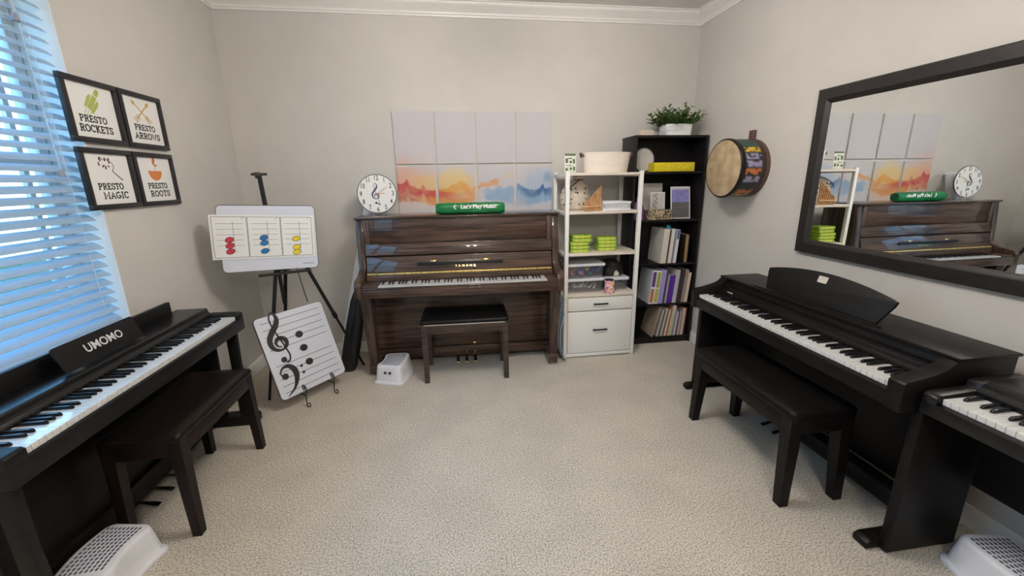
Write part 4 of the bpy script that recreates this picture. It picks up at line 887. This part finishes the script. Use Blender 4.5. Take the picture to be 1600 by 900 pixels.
for s in (-1, 1):
    b = new(); tube(b, spline([(s*0.192, -0.035, 0.125), (s*0.206, -0.02, 0.143), (s*0.21, 0.0, 0.148), (s*0.206, 0.02, 0.143), (s*0.192, 0.035, 0.125)], 4), 0.008, 8); obj('handle', b, M_TAN, t)
# second shelf
t = thing('drawstring_bag', 'cream cotton drawstring bag printed with small dark notes on the second shelf', 'bag', (0.985, 3.33, 1.216))
b = new(); rings = []
for z, r, lean in ((0.0, 0.105, 0), (0.02, 0.122, 0), (0.10, 0.125, 0), (0.16, 0.112, 0.005), (0.20, 0.085, 0.012), (0.225, 0.05, 0.02), (0.24, 0.035, 0.028), (0.262, 0.055, 0.04), (0.272, 0.048, 0.045)):
    rings.append([(lean + r*math.cos(a)*(1 + 0.05*math.sin(5*a+z*20)), 0.8*r*math.sin(a), z) for a in (2*PI*k/40 for k in range(40))])
loft(b, rings); obj('bag_body', b, M_CANVASBAG, t, smooth=60)
b = new(); rr = random.Random(2)
for k in range(46):
    a = rr.uniform(PI, 2*PI); z = rr.choice((0.05, 0.085, 0.135, 0.17)) + rr.uniform(-0.008, 0.008); r = 0.1265 if z < 0.11 else 0.124 - (z-0.11)*0.28
    c_ = Vector((r*math.cos(a), 0.8*r*math.sin(a), z)); n_ = Vector((math.cos(a), math.sin(a)/0.8, 0.15)).normalized()
    lathe(b, [(0.006, 0.0), (0.004, 0.003), (0, 0.003)], 8, Matrix.Translation(c_) @ n_.to_track_quat('Z', 'Y').to_matrix().to_4x4())
obj('note_print', b, M_INK, t)
b = new(); tube(b, spline([(0.03, -0.03, 0.24), (-0.02, -0.07, 0.21), (-0.06, -0.085, 0.18), (-0.085, -0.09, 0.14)], 5), 0.004, 8); tube(b, [(0.03+0.036*math.cos(2*PI*k/20), 0.03*math.sin(2*PI*k/20), 0.24) for k in range(21)], 0.004, 8); obj('drawstring', b, M_TAN, t)
t = thing('pan_flute', 'bamboo pan flute with rising pipes at the front of the second shelf', 'flute', (1.070, 3.122, 1.216), math.radians(6))
for k in range(9):
    b = new(); h_ = 0.068 + 0.125*(k/8)**1.05; lathe(b, [(0.0, 0.0), (0.0062, 0.0), (0.0066, h_*0.5), (0.0062, h_), (0.0045, h_), (0.0045, h_-0.01), (0, h_-0.01)], 14, Matrix.Translation((-0.064+k*0.0162, 0, 0))); obj('pipe', b, M_BAMBOO, t)
b = new(); box(b, -0.074, 0.074, -0.012, -0.008, 0.030, 0.042, 0.001); box(b, -0.074, 0.074, 0.008, 0.012, 0.030, 0.042, 0.001); obj('binding', b, flatc('light_bamboo', (0.60, 0.36, 0.18), 0.5), t)
t = thing('slotted_tray', 'shallow white slotted plastic tray on the second shelf of the white unit', 'tray', (1.272, 3.22, 1.216), math.radians(2))
b = new()
TW, TD, TH = 0.115, 0.08, 0.068
for s in (-1, 1):
    for k in range(18): x = -TW + 0.008 + (2*TW-0.016)*k/17; box(b, x-0.0022, x+0.0022, s*TD-0.002, s*TD+0.002, 0.012, 0.055, 0)
    box(b, -TW, TW, s*TD-0.003, s*TD+0.003, 0.0, 0.014, 0.001); box(b, -TW-0.004, TW+0.004, s*TD-0.006, s*TD+0.004, 0.053, TH, 0.002)
    for k in range(10): y_ = -TD+0.008+(2*TD-0.016)*k/9; box(b, s*TW-0.002, s*TW+0.002, y_-0.0028, y_+0.0028, 0.012, 0.055, 0)
    box(b, s*TW-0.003, s*TW+0.003, -TD, TD, 0.0, 0.014, 0.001); box(b, s*TW-0.004, s*TW+0.004, -TD, TD, 0.053, TH, 0.002)
box(b, -TW, TW, -TD, TD, 0.0, 0.004, 0); obj('tray_body', b, M_WHITEPL, t)
# lime cases
def lime(x, y, z, rz, label):
    t = thing('pencil_case', label, 'case', (x, y, z), rz, 'lime green plastic cases on the third shelf')
    b = new(); box(b, -0.078, 0.078, -0.052, 0.052, 0.0, 0.0275, 0.004); obj('shell', b, M_LIME, t)
    b = new(); box(b, -0.060, 0.060, -0.0535, -0.051, 0.004, 0.022, 0.001); obj('label_window', b, M_LIMEIN, t)
    for s in (-1, 1): b = new(); box(b, s*0.07-0.006, s*0.07+0.006, -0.0548, -0.050, 0.008, 0.02, 0.001); obj('latch', b, M_LATCH, t)
pos = ['bottom', 'second from bottom', 'middle', 'second from top', 'top']; rr = random.Random(9)
for k in range(5): lime(0.985 + (0.012 if k > 2 else 0) + rr.uniform(-.004, .004), 3.19, 0.888+k*0.0282, rr.uniform(-.05, .05), 'lime green plastic case, %s of the taller left stack on the white unit' % pos[k])
pos = ['bottom', 'second from bottom', 'second from top', 'top']
for k in range(4): lime(1.225 + rr.uniform(-.004, .004), 3.23, 0.888+k*0.0282, rr.uniform(-.05, .05), 'lime green plastic case, %s of the shorter right stack on the white unit' % pos[k])
# bins on the lowest open shelf
def bin_(x, y, z, W, D, H, label, contents):
    t = thing('storage_bin', label, 'bin', (x, y, z), 0, 'clear lidded bins on the lowest open shelf')
    b = new(); rings = []
    for zz, g in ((0, -0.012), (0.004, -0.010), (H-0.018, 0.0)): rings.append([(p[0], p[1], zz) for p in rrect(-W/2-g, W/2+g, -D/2-g, D/2+g, 0.015, 4)])
    for zz, g in ((H-0.018, -0.003), (0.006, -0.013)): rings.append([(p[0], p[1], zz) for p in rrect(-W/2-g, W/2+g, -D/2-g, D/2+g, 0.014, 4)])
    loft(b, rings); obj('tub', b, M_CLEAR, t)
    b = new(); rings = []
    for zz, g in ((H-0.020, 0.006), (H-0.006, 0.008), (H-0.001, 0.004), (H, -0.012)): rings.append([(p[0], p[1], zz) for p in rrect(-W/2-g, W/2+g, -D/2-g, D/2+g, 0.016, 4)])
    loft(b, rings); obj('lid', b, M_WHITEPL, t)
    r = random.Random(len(label))
    for (nm, m_, n, rad) in contents:
        b = new()
        for k in range(n):
            px, py = r.uniform(-W/2+0.035, W/2-0.035), r.uniform(-D/2+0.03, 0.0); pz = r.uniform(rad+0.006, min(H-0.03-rad, 0.065))
            lathe(b, [(rad*math.sin(PI*q/6)*1.0, -rad*math.cos(PI*q/6)) for q in range(7)], 10, Matrix.Translation((px, py, pz)))
        c = obj(nm, b, m_, t); c['kind'] = 'stuff'
bin_(1.035, 3.275, 0.548, 0.315, 0.26, 0.122, 'clear bin of silver bells with white lid, under the bin of blue toys', [('bells', M_CHROME, 34, 0.014)])
bin_(1.040, 3.275, 0.670, 0.315, 0.26, 0.124, 'clear bin of blue toys with white lid, stacked on another bin', [('blue_toys', flatc('blue_plastic', (0.02, 0.06, 0.30), 0.3), 8, 0.024), ('pink_cloth', flatc('mauve_plastic', (0.35, 0.12, 0.20), 0.5), 10, 0.02), ('yellow_toy', M_YEL, 2, 0.016)])
bin_(1.325, 3.30, 0.548, 0.20, 0.24, 0.110, 'clear bin with white lid under the black bundle', [('grey_parts', M_INKGREY, 10, 0.018)])
t = thing('straps_bundle', 'crumpled black bundle with a white badge lying on a lidded bin', 'bundle', (1.315, 3.29, 0.658))
b = new(); rings = []
for k, (z, r) in enumerate(((0.0, 0.085), (0.025, 0.10), (0.055, 0.092), (0.075, 0.08), (0.10, 0.088), (0.125, 0.065), (0.14, 0.02))):
    rings.append([(r*math.cos(a)*(1+0.14*nz(2*math.cos(a)+k*1.1, 2*math.sin(a))) - 0.015*(k > 3), 0.75*r*math.sin(a)*(1+0.2*nz(math.cos(a)*2, math.sin(a)*2, k)), z + 0.006*math.sin(3*a+k)) for a in (2*PI*q/30 for q in range(30))])
loft(b, rings); obj('black_fabric', b, M_BAG, t, smooth=50)
b = new(); poly_prism(b, [(-0.012, 0.008), (0.028, 0.010), (0.034, 0.030), (0.010, 0.055), (-0.006, 0.042)], 'y', -0.086, -0.078); obj('badge', b, flatc('pale_badge', (0.62, 0.64, 0.52)), t)
t = thing('printed_can', 'small can wrapped in pink and orange print in front of the clear bins', 'can', (1.238, 3.125, 0.548))
b = new(); lathe(b, [(0.0, 0.0), (0.040, 0.0), (0.041, 0.003), (0.041, 0.104), (0.0, 0.104)], 32); me_o = obj('can_body', b, M_SKIN, t)
ca = me_o.data.color_attributes.new('paint', 'FLOAT_COLOR', 'POINT')
b = new(); prof = [(0.0405, z*0.104/24) for z in range(25)]
me_o.data.clear_geometry(); lathe(b, prof, 72); b.to_mesh(me_o.data); b.free(); ca = me_o.data.color_attributes.new('paint', 'FLOAT_COLOR', 'POINT')
for v in me_o.data.vertices:
    n_ = nz(v.co.x*60, v.co.y*60, v.co.z*50); n2 = nz(v.co.x*60+9, v.co.y*60, v.co.z*50+4)
    c_ = (0.75, 0.22, 0.32) if n_ > 0.12 else (0.78, 0.40, 0.10) if n_ < -0.18 else (0.80, 0.70, 0.66)
    if n2 > 0.33: c_ = (0.12, 0.06, 0.30)
    ca.data[v.index].color = (*c_, 1)
for p in me_o.data.polygons: p.use_smooth = True
b = new(); lathe(b, [(0.0, 0.1045), (0.0415, 0.1045), (0.0415, 0.110), (0.0, 0.111)], 32); obj('can_lid', b, M_CHROME, t)
# pale sheet leaning in the gap
t = thing('curved_sheet', 'pale blue bent plastic sheet standing between the upright piano and the white shelf unit', 'sheet', (0.812, 3.10, 0))
b = new()
for off, hgt, y_ in ((0.0, 0.50, 0.0), (0.012, 0.42, -0.03)):
    q = spline([(off+0.035, 0.0), (off-0.015, 0.12), (off-0.022, 0.26), (off-0.005, hgt*0.85), (off+0.008, hgt)], 6)
    rings = [[(p[0], y_-0.045, p[1]), (p[0]+0.003, y_-0.045, p[1]), (p[0]+0.003, y_+0.10, p[1]), (p[0], y_+0.10, p[1])] for p in q]
    loft(b, rings)
obj('bent_sheet', b, flatc('pale_blue_plastic', (0.58, 0.70, 0.84), 0.3), t)

# ================================================================== BOOKCASE
BX0, BX1, BF, BB = 1.462, 2.085, 3.27, 3.54
bc = thing('bookcase', 'tall black laminate bookcase in the right corner of the back wall', 'bookcase', ((BX0+BX1)/2, BF, 0)); HB = (BX1-BX0)/2; DB = BB-BF; BH = 1.790
for s in (-1, 1):
    b = new(); box(b, s*HB, s*(HB-0.018), 0, DB, 0, BH, 0.001); obj('side_panel', b, M_BOOKCASE, bc)
b = new(); box(b, -HB-0.002, HB+0.002, -0.002, DB, BH-0.018, BH, 0.001); obj('top_panel', b, M_BOOKCASE, bc)
b = new(); box(b, -HB+0.018, HB-0.018, DB-0.006, DB, 0.0, BH-0.018, 0); obj('back_panel', b, M_BOOKCASE, bc)
SHZ = [1.508, 1.116, 0.738, 0.374, 0.062]
for z in SHZ: b = new(); box(b, -HB+0.018, HB-0.018, 0.004, DB-0.006, z-0.018, z, 0.001); obj('shelf_board', b, M_BOOKCASE, bc)
b = new(); box(b, -HB+0.018, HB-0.018, 0.01, 0.025, 0.0, 0.044, 0.001); obj('plinth', b, M_BOOKCASE, bc)
# plant
t = thing('potted_plant', 'small bushy green plant in a square marble planter on the bookcase', 'plant', (1.838, 3.365, BH))
b = new(); rings = []
for z, h in ((0.0, 0.104), (0.088, 0.110), (0.088, 0.102), (0.07, 0.100)): rings.append([(p[0], p[1], z) for p in rrect(-h, h, -h*0.62, h*0.62, 0.006, 3)])
loft(b, rings); obj('planter', b, M_MARBLE, t)
b = new(); box(b, -0.099, 0.099, -0.06, 0.06, 0.055, 0.073, 0); obj('soil', b, flatc('soil', (0.05, 0.035, 0.025), 0.9), t)
rr = random.Random(21); b = new(); bst = new()
for k in range(84):
    bx, by_ = rr.uniform(-0.095, 0.095), rr.uniform(-0.05, 0.05)
    lean = Vector((bx*1.05 + rr.uniform(-0.045, 0.045), by_*1.1 + rr.uniform(-0.05, 0.03), rr.uniform(0.05, 0.155)))
    if k == 0: bx, by_, lean = -0.035, 0, Vector((-0.03, 0, 0.175))
    if k == 1: bx, by_, lean = 0.055, 0, Vector((0.03, 0, 0.20))
    p0 = Vector((bx, by_, 0.07)); pts = [p0 + lean*s_ + Vector((0, 0, -0.03*(s_*s_)*min(1, abs(lean.x)*6))) for s_ in (0, 0.33, 0.66, 1)]
    tube(bst, pts, 0.0013, 5)
    for q in range(15):
        s_ = 0.12 + 0.88*q/14; c_ = p0 + lean*s_ + Vector((0, 0, -0.03*s_*s_*min(1, abs(lean.x)*6)))
        a = rr.uniform(0, 2*PI); dr_ = Vector((math.cos(a), math.sin(a), rr.uniform(0.0, 0.9))).normalized(); sd = dr_.cross(Vector((0, 0, 1))).normalized(); L = rr.uniform(0.028, 0.044)*(1.1-0.3*s_); nn = dr_.cross(sd)
        vs_ = [b.verts.new(c_), b.verts.new(c_ + dr_*L*0.45 + sd*L*0.32 + nn*0.002), b.verts.new(c_ + dr_*L), b.verts.new(c_ + dr_*L*0.45 - sd*L*0.32 + nn*0.002), b.verts.new(c_ + dr_*L*0.45 - nn*0.003)]
        b.faces.new((vs_[0], vs_[1], vs_[4])); b.faces.new((vs_[1], vs_[2], vs_[4])); b.faces.new((vs_[2], vs_[3], vs_[4])); b.faces.new((vs_[3], vs_[0], vs_[4]))
obj('foliage', b, M_LEAF, t, smooth=0); obj('stems', bst, flatc('stem_green', (0.10, 0.13, 0.04)), t)
t = thing('wooden_sign', 'tiny pale wooden block sign on top of the bookcase beside the plant', 'sign', (1.566, 3.31, BH))
b = new(); box(b, -0.054, 0.054, -0.012, 0.012, 0, 0.040, 0.002); obj('block', b, noisy('pale_wood', (0.60, 0.48, 0.38), (0.70, 0.58, 0.48), (8, 40, 40), 0.6), t)
b = new()
for z, w_ in ((0.026, 0.07), (0.015, 0.08)):
    for k in range(6): x = -w_/2 + w_*k/5; box(b, x-0.004, x+0.004, -0.0128, -0.012, z-0.003, z+0.003, 0)
obj('carved_marks', b, flatc('faded_brown', (0.42, 0.32, 0.25)), t)
# shelf 1: hand drum, yellow box
t = thing('hand_drum', 'round hand drum with a dark rim standing on edge in the top bookcase bay', 'drum', (1.588, 3.40, SHZ[0]), math.radians(6))
DR = 0.098; Mx = Matrix.Translation((0, 0, DR)) @ Matrix.Rotation(PI/2, 4, 'X')
b = new(); lathe(b, [(DR-0.008, -0.022), (DR, -0.022), (DR, 0.022), (DR-0.004, 0.024), (DR-0.008, 0.022), (DR-0.008, -0.022)], 48, Mx); obj('hoop', b, M_INKGREY, t)
b = new(); lathe(b, [(0.0, 0.016), (DR-0.007, 0.016), (DR-0.007, 0.020), (0.0, 0.020)], 48, Mx); obj('drum_head', b, noisy('grey_drumskin', (0.48, 0.46, 0.45), (0.56, 0.54, 0.53), (10, 10, 10), 0.5), t)
t = thing('yellow_box', 'flat bright yellow box lying in the top bay of the bookcase', 'box', (1.812, 3.345, SHZ[0]))
b = new(); box(b, -0.178, 0.178, -0.065, 0.065, 0, 0.072, 0.003); obj('carton', b, noisy('yellow_card', (0.62, 0.50, 0.0), (0.68, 0.56, 0.02), (8, 8, 8), 0.4), t)
b = new(); box(b, -0.120, 0.15, -0.0658, -0.065, 0.018, 0.05, 0); obj('print', b, noisy('yellow_print', (0.72, 0.62, 0.05), (0.55, 0.44, 0.0), (40, 40, 40), 0.4), t)
# shelf 2
def leaning_print(name, label, cat, loc, w_, h_, lean, rz, fn, border, base=None):
    t = thing(name, label, cat, loc, rz); Ml = Matrix.Rotation(-lean, 4, 'X')
    b = new(); box(b, -w_/2, w_/2, 0.0, 0.004, 0.0, h_, 0.0005, M=Ml); obj('backing', b, border, t)
    o = picture('print', w_-0.016, h_-0.016, fn, 16, 24, -0.0006, t, M_PRINT, 0, h_/2); o.data.transform(Ml); return t
def brochure(u, v):
    if v > 0.5: return lerp((0.16, 0.15, 0.42), (0.28, 0.27, 0.55), 0.5+0.5*nz(u*5, v*6)) if not (v > 0.94) else (0.6, 0.6, 0.66)
    return lerp((0.05, 0.05, 0.055), (0.16, 0.15, 0.15), 0.5+0.5*nz(u*3, v*22))
leaning_print('brochure', 'purple and grey brochure with white border leaning in the second bay of the bookcase', 'brochure', (1.935, 3.335, SHZ[1]), 0.165, 0.275, math.radians(14), math.radians(-10), brochure, M_PAPER)
leaning_print('grey_folder', 'large grey sheet standing behind the patterned box in the bookcase', 'folder', (1.695, 3.41, SHZ[1]), 0.215, 0.30, math.radians(6), 0, lambda u, v: lerp((0.40, 0.38, 0.36), (0.50, 0.48, 0.46), 0.5+0.5*nz(u*3, v*3)), flatc('grey_card', (0.42, 0.40, 0.39)))
def songpage(u, v): return (0.12, 0.12, 0.12) if abs(u-0.33) < 0.16 and nz(u*14, v*16) > 0.1 else (0.60, 0.58, 0.55)
leaning_print('song_sheet', 'cream printed song sheet standing in front of the grey sheet in the bookcase', 'sheet', (1.742, 3.375, SHZ[1]), 0.135, 0.225, math.radians(6), 0, songpage, M_PAPER)
def leopard(name): 
    m = mat(name, (0.4, 0.3, 0.2), 0.6); N, Lk, bs = nodes(m); tc = N.new('ShaderNodeTexCoord'); v = N.new('ShaderNodeTexVoronoi'); v.inputs['Scale'].default_value = 75; v.feature = 'F1'
    nz_ = N.new('ShaderNodeTexNoise'); nz_.inputs['Scale'].default_value = 60
    Lk.new(tc.outputs['Object'], v.inputs[0]); cr = N.new('ShaderNodeValToRGB'); cr.color_ramp.elements[0].color = (0.02, 0.016, 0.012, 1); cr.color_ramp.elements[0].position = 0.42; cr.color_ramp.elements[1].color = (0.42, 0.34, 0.22, 1); cr.color_ramp.elements[1].position = 0.50
    Lk.new(v.outputs['Distance'], cr.inputs[0]); Lk.new(cr.outputs[0], bs.inputs['Base Color']); return m
t = thing('patterned_box', 'low box covered in dark and tan spotted pattern in the bookcase', 'box', (1.716, 3.325, SHZ[1]))
b = new()
for a in ((-0.11, 0.11, -0.038, -0.034, 0, 0.082), (-0.11, 0.11, 0.030, 0.034, 0, 0.082), (-0.11, -0.106, -0.036, 0.032, 0, 0.082), (0.106, 0.11, -0.036, 0.032, 0, 0.082), (-0.108, 0.108, -0.034, 0.03, 0, 0.004)): box(b, *a, 0.0005)
obj('box_body', b, leopard('spotted_print'), t)
t = thing('purple_bag', 'small glossy purple bag at the left of the second bookcase bay', 'bag', (1.532, 3.315, SHZ[1]))
b = new(); rings = []
for z, h, d_ in ((0, 0.048, 0.030), (0.01, 0.052, 0.034), (0.09, 0.05, 0.028), (0.125, 0.040, 0.014), (0.15, 0.03, 0.006)): rings.append([(p[0]*(1+0.05*nz(p[0]*40, z*30)), p[1], z) for p in rrect(-h, h, -d_, d_, d_*0.7, 5)])
loft(b, rings); obj('bag_body', b, noisy('purple_film', (0.10, 0.03, 0.20), (0.28, 0.12, 0.36), (35, 35, 35), 0.25), t)
b = new(); box(b, -0.012, 0.012, -0.003, 0.003, 0.15, 0.185, 0.001); obj('bag_tie', b, flatc('mauve_tie', (0.30, 0.16, 0.36)), t)
# books: each one a block of pages with a spine
def book(name, label, cat, x, z, wd, h, d, lean, cover, pages, group, y=None, spine=None, spine_lab=None):
    t = thing(name, label, cat, (x, BF + (0.012 if y is None else y), z), 0, group); t.rotation_euler = (0, lean, 0)
    b = new(); cv = min(0.003, wd*0.2)
    box(b, 0, cv, 0, d, 0, h, 0.0003, 1); box(b, wd-cv, wd, 0, d, 0, h, 0.0003, 1); box(b, 0, wd, -0.001, 0.002, 0, h, 0.0003, 1); obj('cover', b, cover, t)
    b = new(); box(b, cv, wd-cv, 0.002, d-0.004, 0.002, h-0.003, 0); obj('pages', b, pages, t)
    if spine:
        for (z0, z1, m_) in spine: b = new(); box(b, wd*0.15, wd*0.85, -0.002, -0.001, h*z0, h*z1, 0); obj('spine_label', b, m_, t)
    return t
PG = flatc('page_edge', (0.62, 0.58, 0.50)); C = lambda n, c: flatc(n, c, 0.45)
WB = noisy('binder_white', (0.66, 0.68, 0.72), (0.70, 0.72, 0.76), (5, 5, 5), 0.35)
g3 = 'binders and books on the third bookcase shelf'
z = SHZ[2]; a_ = math.radians(4)
book('ring_binder', 'thick cream-spined white binder, first on the third bookcase shelf', 'binder', 1.748, z, 0.052, 0.30, 0.235, a_, C('binder_cream', (0.62, 0.59, 0.52)), PG, g3)
book('book', 'thin brown book squeezed beside the thick cream binder', 'book', 1.803, z, 0.012, 0.29, 0.22, a_, C('brown_cover', (0.12, 0.06, 0.04)), PG, g3)
book('ring_binder', 'slim white binder right of the thin brown book', 'binder', 1.818, z, 0.030, 0.295, 0.23, a_, C('binder_white_2', (0.66, 0.64, 0.60)), PG, g3)
book('book', 'thin grey-blue book between two white spines on the third shelf', 'book', 1.851, z, 0.014, 0.285, 0.22, a_, C('slate_cover', (0.22, 0.23, 0.30)), PG, g3)
book('book', 'white book with a blue top next to the dark gap on the third shelf', 'book', 1.868, z, 0.026, 0.29, 0.22, a_, C('white_cover', (0.68, 0.68, 0.70)), PG, g3, spine=[(0.72, 0.99, C('blue_patch', (0.06, 0.10, 0.30)))])
book('book', 'upright wood-coloured brown book alone near the right side of the third shelf', 'book', 1.962, z, 0.036, 0.245, 0.16, math.radians(1), C('dark_brown_cover', (0.020, 0.013, 0.010)), PG, g3, spine=[(0.01, 0.99, noisy('wood_spine', (0.20, 0.12, 0.05), (0.34, 0.22, 0.10), (30, 30, 6), 0.5))])
t = thing('plastic_cap', 'tiny teal plastic cap lying on top of the white binders', 'cap', (1.832, BF+0.07, SHZ[2]+0.3005), 0); b = new(); lathe(b, [(0.0, 0.0), (0.022, 0.0), (0.018, 0.018), (0.010, 0.026), (0.0, 0.028)], 20); obj('cap_body', b, M_TEAL, t); t['category'] = 'cap'
g4 = 'books on the fourth bookcase shelf'; z = SHZ[3]; a_ = math.radians(5)
sp = [('ring_binder', 'white binder with a purple and orange spine label on the fourth shelf', 0.040, 0.305, WB, [(0.52, 0.96, C('purple_label', (0.10, 0.04, 0.22))), (0.05, 0.46, C('orange_label', (0.50, 0.16, 0.05)))]),
      ('ring_binder', 'white binder with an olive green spine label on the fourth shelf', 0.040, 0.302, WB, [(0.50, 0.96, C('olive_label', (0.32, 0.34, 0.04))), (0.05, 0.46, C('lime_label', (0.46, 0.46, 0.08)))]),
      ('ring_binder', 'lilac binder right of the olive labelled one', 0.046, 0.308, C('lilac_cover', (0.34, 0.28, 0.58)), None),
      ('book', 'thin charcoal book beside the lilac binder', 0.016, 0.29, C('charcoal_cover', (0.04, 0.04, 0.05)), None),
      ('book', 'thin grey book left of the deep purple folder', 0.018, 0.26, C('grey_cover', (0.35, 0.34, 0.36)), None),
      ('folder', 'deep purple folder in the middle of the fourth shelf', 0.052, 0.255, noisy('purple_cover', (0.07, 0.015, 0.22), (0.10, 0.02, 0.30), (15, 15, 15), 0.3), None),
      ('book', 'pale grey book right of the deep purple folder', 0.036, 0.30, C('palegrey_cover', (0.46, 0.45, 0.47)), None),
      ('book', 'very thin dark blue book beside the pale grey one', 0.012, 0.27, C('navy_cover', (0.03, 0.03, 0.08)), None),
      ('book', 'dark maroon book near the right of the fourth shelf', 0.034, 0.30, C('maroon_cover', (0.05, 0.02, 0.022)), None),
      ('book', 'grey-brown book second from the right end of the fourth shelf', 0.032, 0.30, C('taupe_cover', (0.26, 0.22, 0.19)), None),
      ('book', 'cream book at the right end of the fourth shelf', 0.026, 0.27, C('cream_cover', (0.62, 0.54, 0.42)), None)]
x = 1.668
for nm, lab, wd, h, cv, spn in sp:
    book(nm, lab, 'binder' if 'binder' in nm else nm, x, z, wd, h, 0.235, a_, cv, PG, g4, spine=spn); x += wd + 0.0012
g5 = 'booklets on the bottom bookcase shelf'; z = SHZ[4]
book('magazine_file', 'tall tan cardboard folder leaning at the left of the bottom shelf', 'folder', 1.716, z, 0.016, 0.285, 0.225, math.radians(14), noisy('kraft_card', (0.30, 0.24, 0.18), (0.36, 0.29, 0.22), (12, 12, 12), 0.7), PG, g5)
cols = [('grey', (0.42, 0.40, 0.38)), ('charcoal', (0.10, 0.09, 0.09)), ('off-white', (0.62, 0.58, 0.52)), ('brown', (0.22, 0.14, 0.09)), ('white', (0.70, 0.67, 0.62)), ('orange', (0.50, 0.16, 0.05)), ('cream', (0.64, 0.56, 0.44)), ('pale green', (0.56, 0.58, 0.44)), ('slate blue', (0.24, 0.26, 0.36)), ('ivory', (0.68, 0.62, 0.50)), ('purple', (0.14, 0.08, 0.30)), ('beige', (0.56, 0.46, 0.34)), ('tan', (0.46, 0.30, 0.18)), ('bright white', (0.74, 0.72, 0.68)), ('rust', (0.28, 0.09, 0.05))]
x = 1.762; rr = random.Random(4)
for k, (cn, c_) in enumerate(cols):
    wd = 0.0135 if k % 3 else 0.017; h = rr.uniform(0.245, 0.295) - (0.03 if k in (8, 9, 10, 11) else 0)
    book('booklet', 'thin %s booklet in the row on the bottom bookcase shelf' % cn, 'booklet', x, z, wd, h, 0.22, math.radians(11 - 8*k/14), C('booklet_%s' % cn.replace(' ', '_'), c_), PG, g5); x += wd + 0.004 - 0.0012*k/14

# ================================================================== DRUM ON THE RIGHT WALL
t = thing('wall_drum', 'large round drum with a tan head and colourful printed shell mounted on the right wall', 'drum', (RX, 2.772, 1.315), -PI/2)
DRr = 0.20; Mx = Matrix.Translation((0, 0, DRr)) @ Matrix.Rotation(PI/2, 4, 'X')   # lathe axis to local -y
b = new(); n_a, n_z = 120, 16; me = bpy.data.meshes.new('shell'); V, Fc = [], []
for j in range(n_z+1):
    zz = 0.012 + (0.190-0.012)*j/n_z; rad = DRr - 0.006 + 0.002*math.sin(PI*j/n_z)
    for i in range(n_a): a = 2*PI*i/n_a; V.append(Mx @ Vector((rad*math.cos(a), rad*math.sin(a), zz)))
for j in range(n_z):
    for i in range(n_a): Fc.append((j*n_a+i, j*n_a+(i+1) % n_a, (j+1)*n_a+(i+1) % n_a, (j+1)*n_a+i))
me.from_pydata([tuple(v) for v in V], [], Fc); me.update(); ca = me.color_attributes.new('paint', 'FLOAT_COLOR', 'POINT')
pal = [(0.60, 0.38, 0.03), (0.04, 0.10, 0.32), (0.32, 0.04, 0.12), (0.50, 0.15, 0.03), (0.02, 0.09, 0.07), (0.30, 0.26, 0.42)]
for j in range(n_z+1):
    for i in range(n_a):
        v = j/n_z; kk = int(i*24/n_a); c_ = (0.012, 0.020, 0.020)
        if 0.30 < v < 0.88:
            r_ = random.Random(kk*13+5); f = (i*24/n_a) % 1
            if r_.random() < 0.85 and 0.12 < f < 0.88: c_ = pal[r_.randrange(6)] if nz(i*0.35, v*7, kk) > -0.18 else (0.02, 0.03, 0.03)
        elif v <= 0.30: c_ = (0.030, 0.018, 0.022)
        ca.data[j*n_a+i].color = (*c_, 1)
me.materials.append(M_SKIN); o = bpy.data.objects.new('shell', me)
for p in me.polygons: p.use_smooth = True
link(o, t)
b = new(); lathe(b, [(DRr-0.012, 0.0), (DRr-0.004, 0.0), (DRr-0.003, 0.03), (DRr-0.012, 0.03)], 64, Mx); obj('rear_hoop', b, M_TAN, t)
b = new(); lathe(b, [(DRr-0.014, 0.185), (DRr-0.002, 0.180), (DRr+0.001, 0.190), (DRr+0.001, 0.208), (DRr-0.004, 0.214), (DRr-0.012, 0.212)], 64, Mx); obj('rim', b, M_BLACKWOOD, t)
b = new(); lathe(b, [(0.0, 0.2125), (DRr-0.008, 0.2125), (DRr-0.004, 0.2105), (DRr-0.004, 0.2), (0, 0.2)], 64, Mx); obj('drum_head', b, noisy('mottled_skin', (0.36, 0.26, 0.15), (0.50, 0.39, 0.25), (14, 14, 14), 0.55, detail=6), t)
b = new(); box(b, -0.026, 0.026, -0.022, -0.002, 0.36, 0.455, 0.003); obj('hanging_strap', b, noisy('brown_strap', (0.09, 0.045, 0.035), (0.12, 0.06, 0.05), (20, 20, 20), 0.6), t)

# ================================================================== MIRROR
MY0, MY1, MZ0, MZ1 = 0.62, 2.249, 1.0085, 1.9244
t = thing('wall_mirror', 'large wall mirror in a wide dark wood frame above the digital piano', 'mirror', (RX, (MY0+MY1)/2, MZ0), -PI/2)
W2, H2 = (MY1-MY0)/2, MZ1-MZ0; fw_ = 0.080
def mframe(): 
    b = new()
    prof = [(0.0, 0.0), (0.0, -0.026), (0.006, -0.031), (0.058, -0.031), (0.063, -0.026), (0.072, -0.024), (fw_, -0.016), (fw_, 0.0)]
    for (p0, p1, d) in (((-W2, 0), (W2, 0), 'b'), ((W2, 0), (W2, H2), 'r'), ((W2, H2), (-W2, H2), 't'), ((-W2, H2), (-W2, 0), 'l')):
        rings = []
        for (px, pz) in (p0, p1):
            ring = []
            for q, yy in prof:
                sx = q if px < 0 else -q; sz = q if pz < 1e-6 else -q
                ring.append((px + sx, yy - 0.001, pz + sz))
            rings.append(ring)
        loft(b, rings)
    return b
obj('frame', mframe(), M_MIRRORFRAME, t)
b = new(); box(b, -W2+0.06, W2-0.06, -0.014, -0.004, 0.06, H2-0.06, 0); obj('mirror_glass', b, M_MIRROR, t)
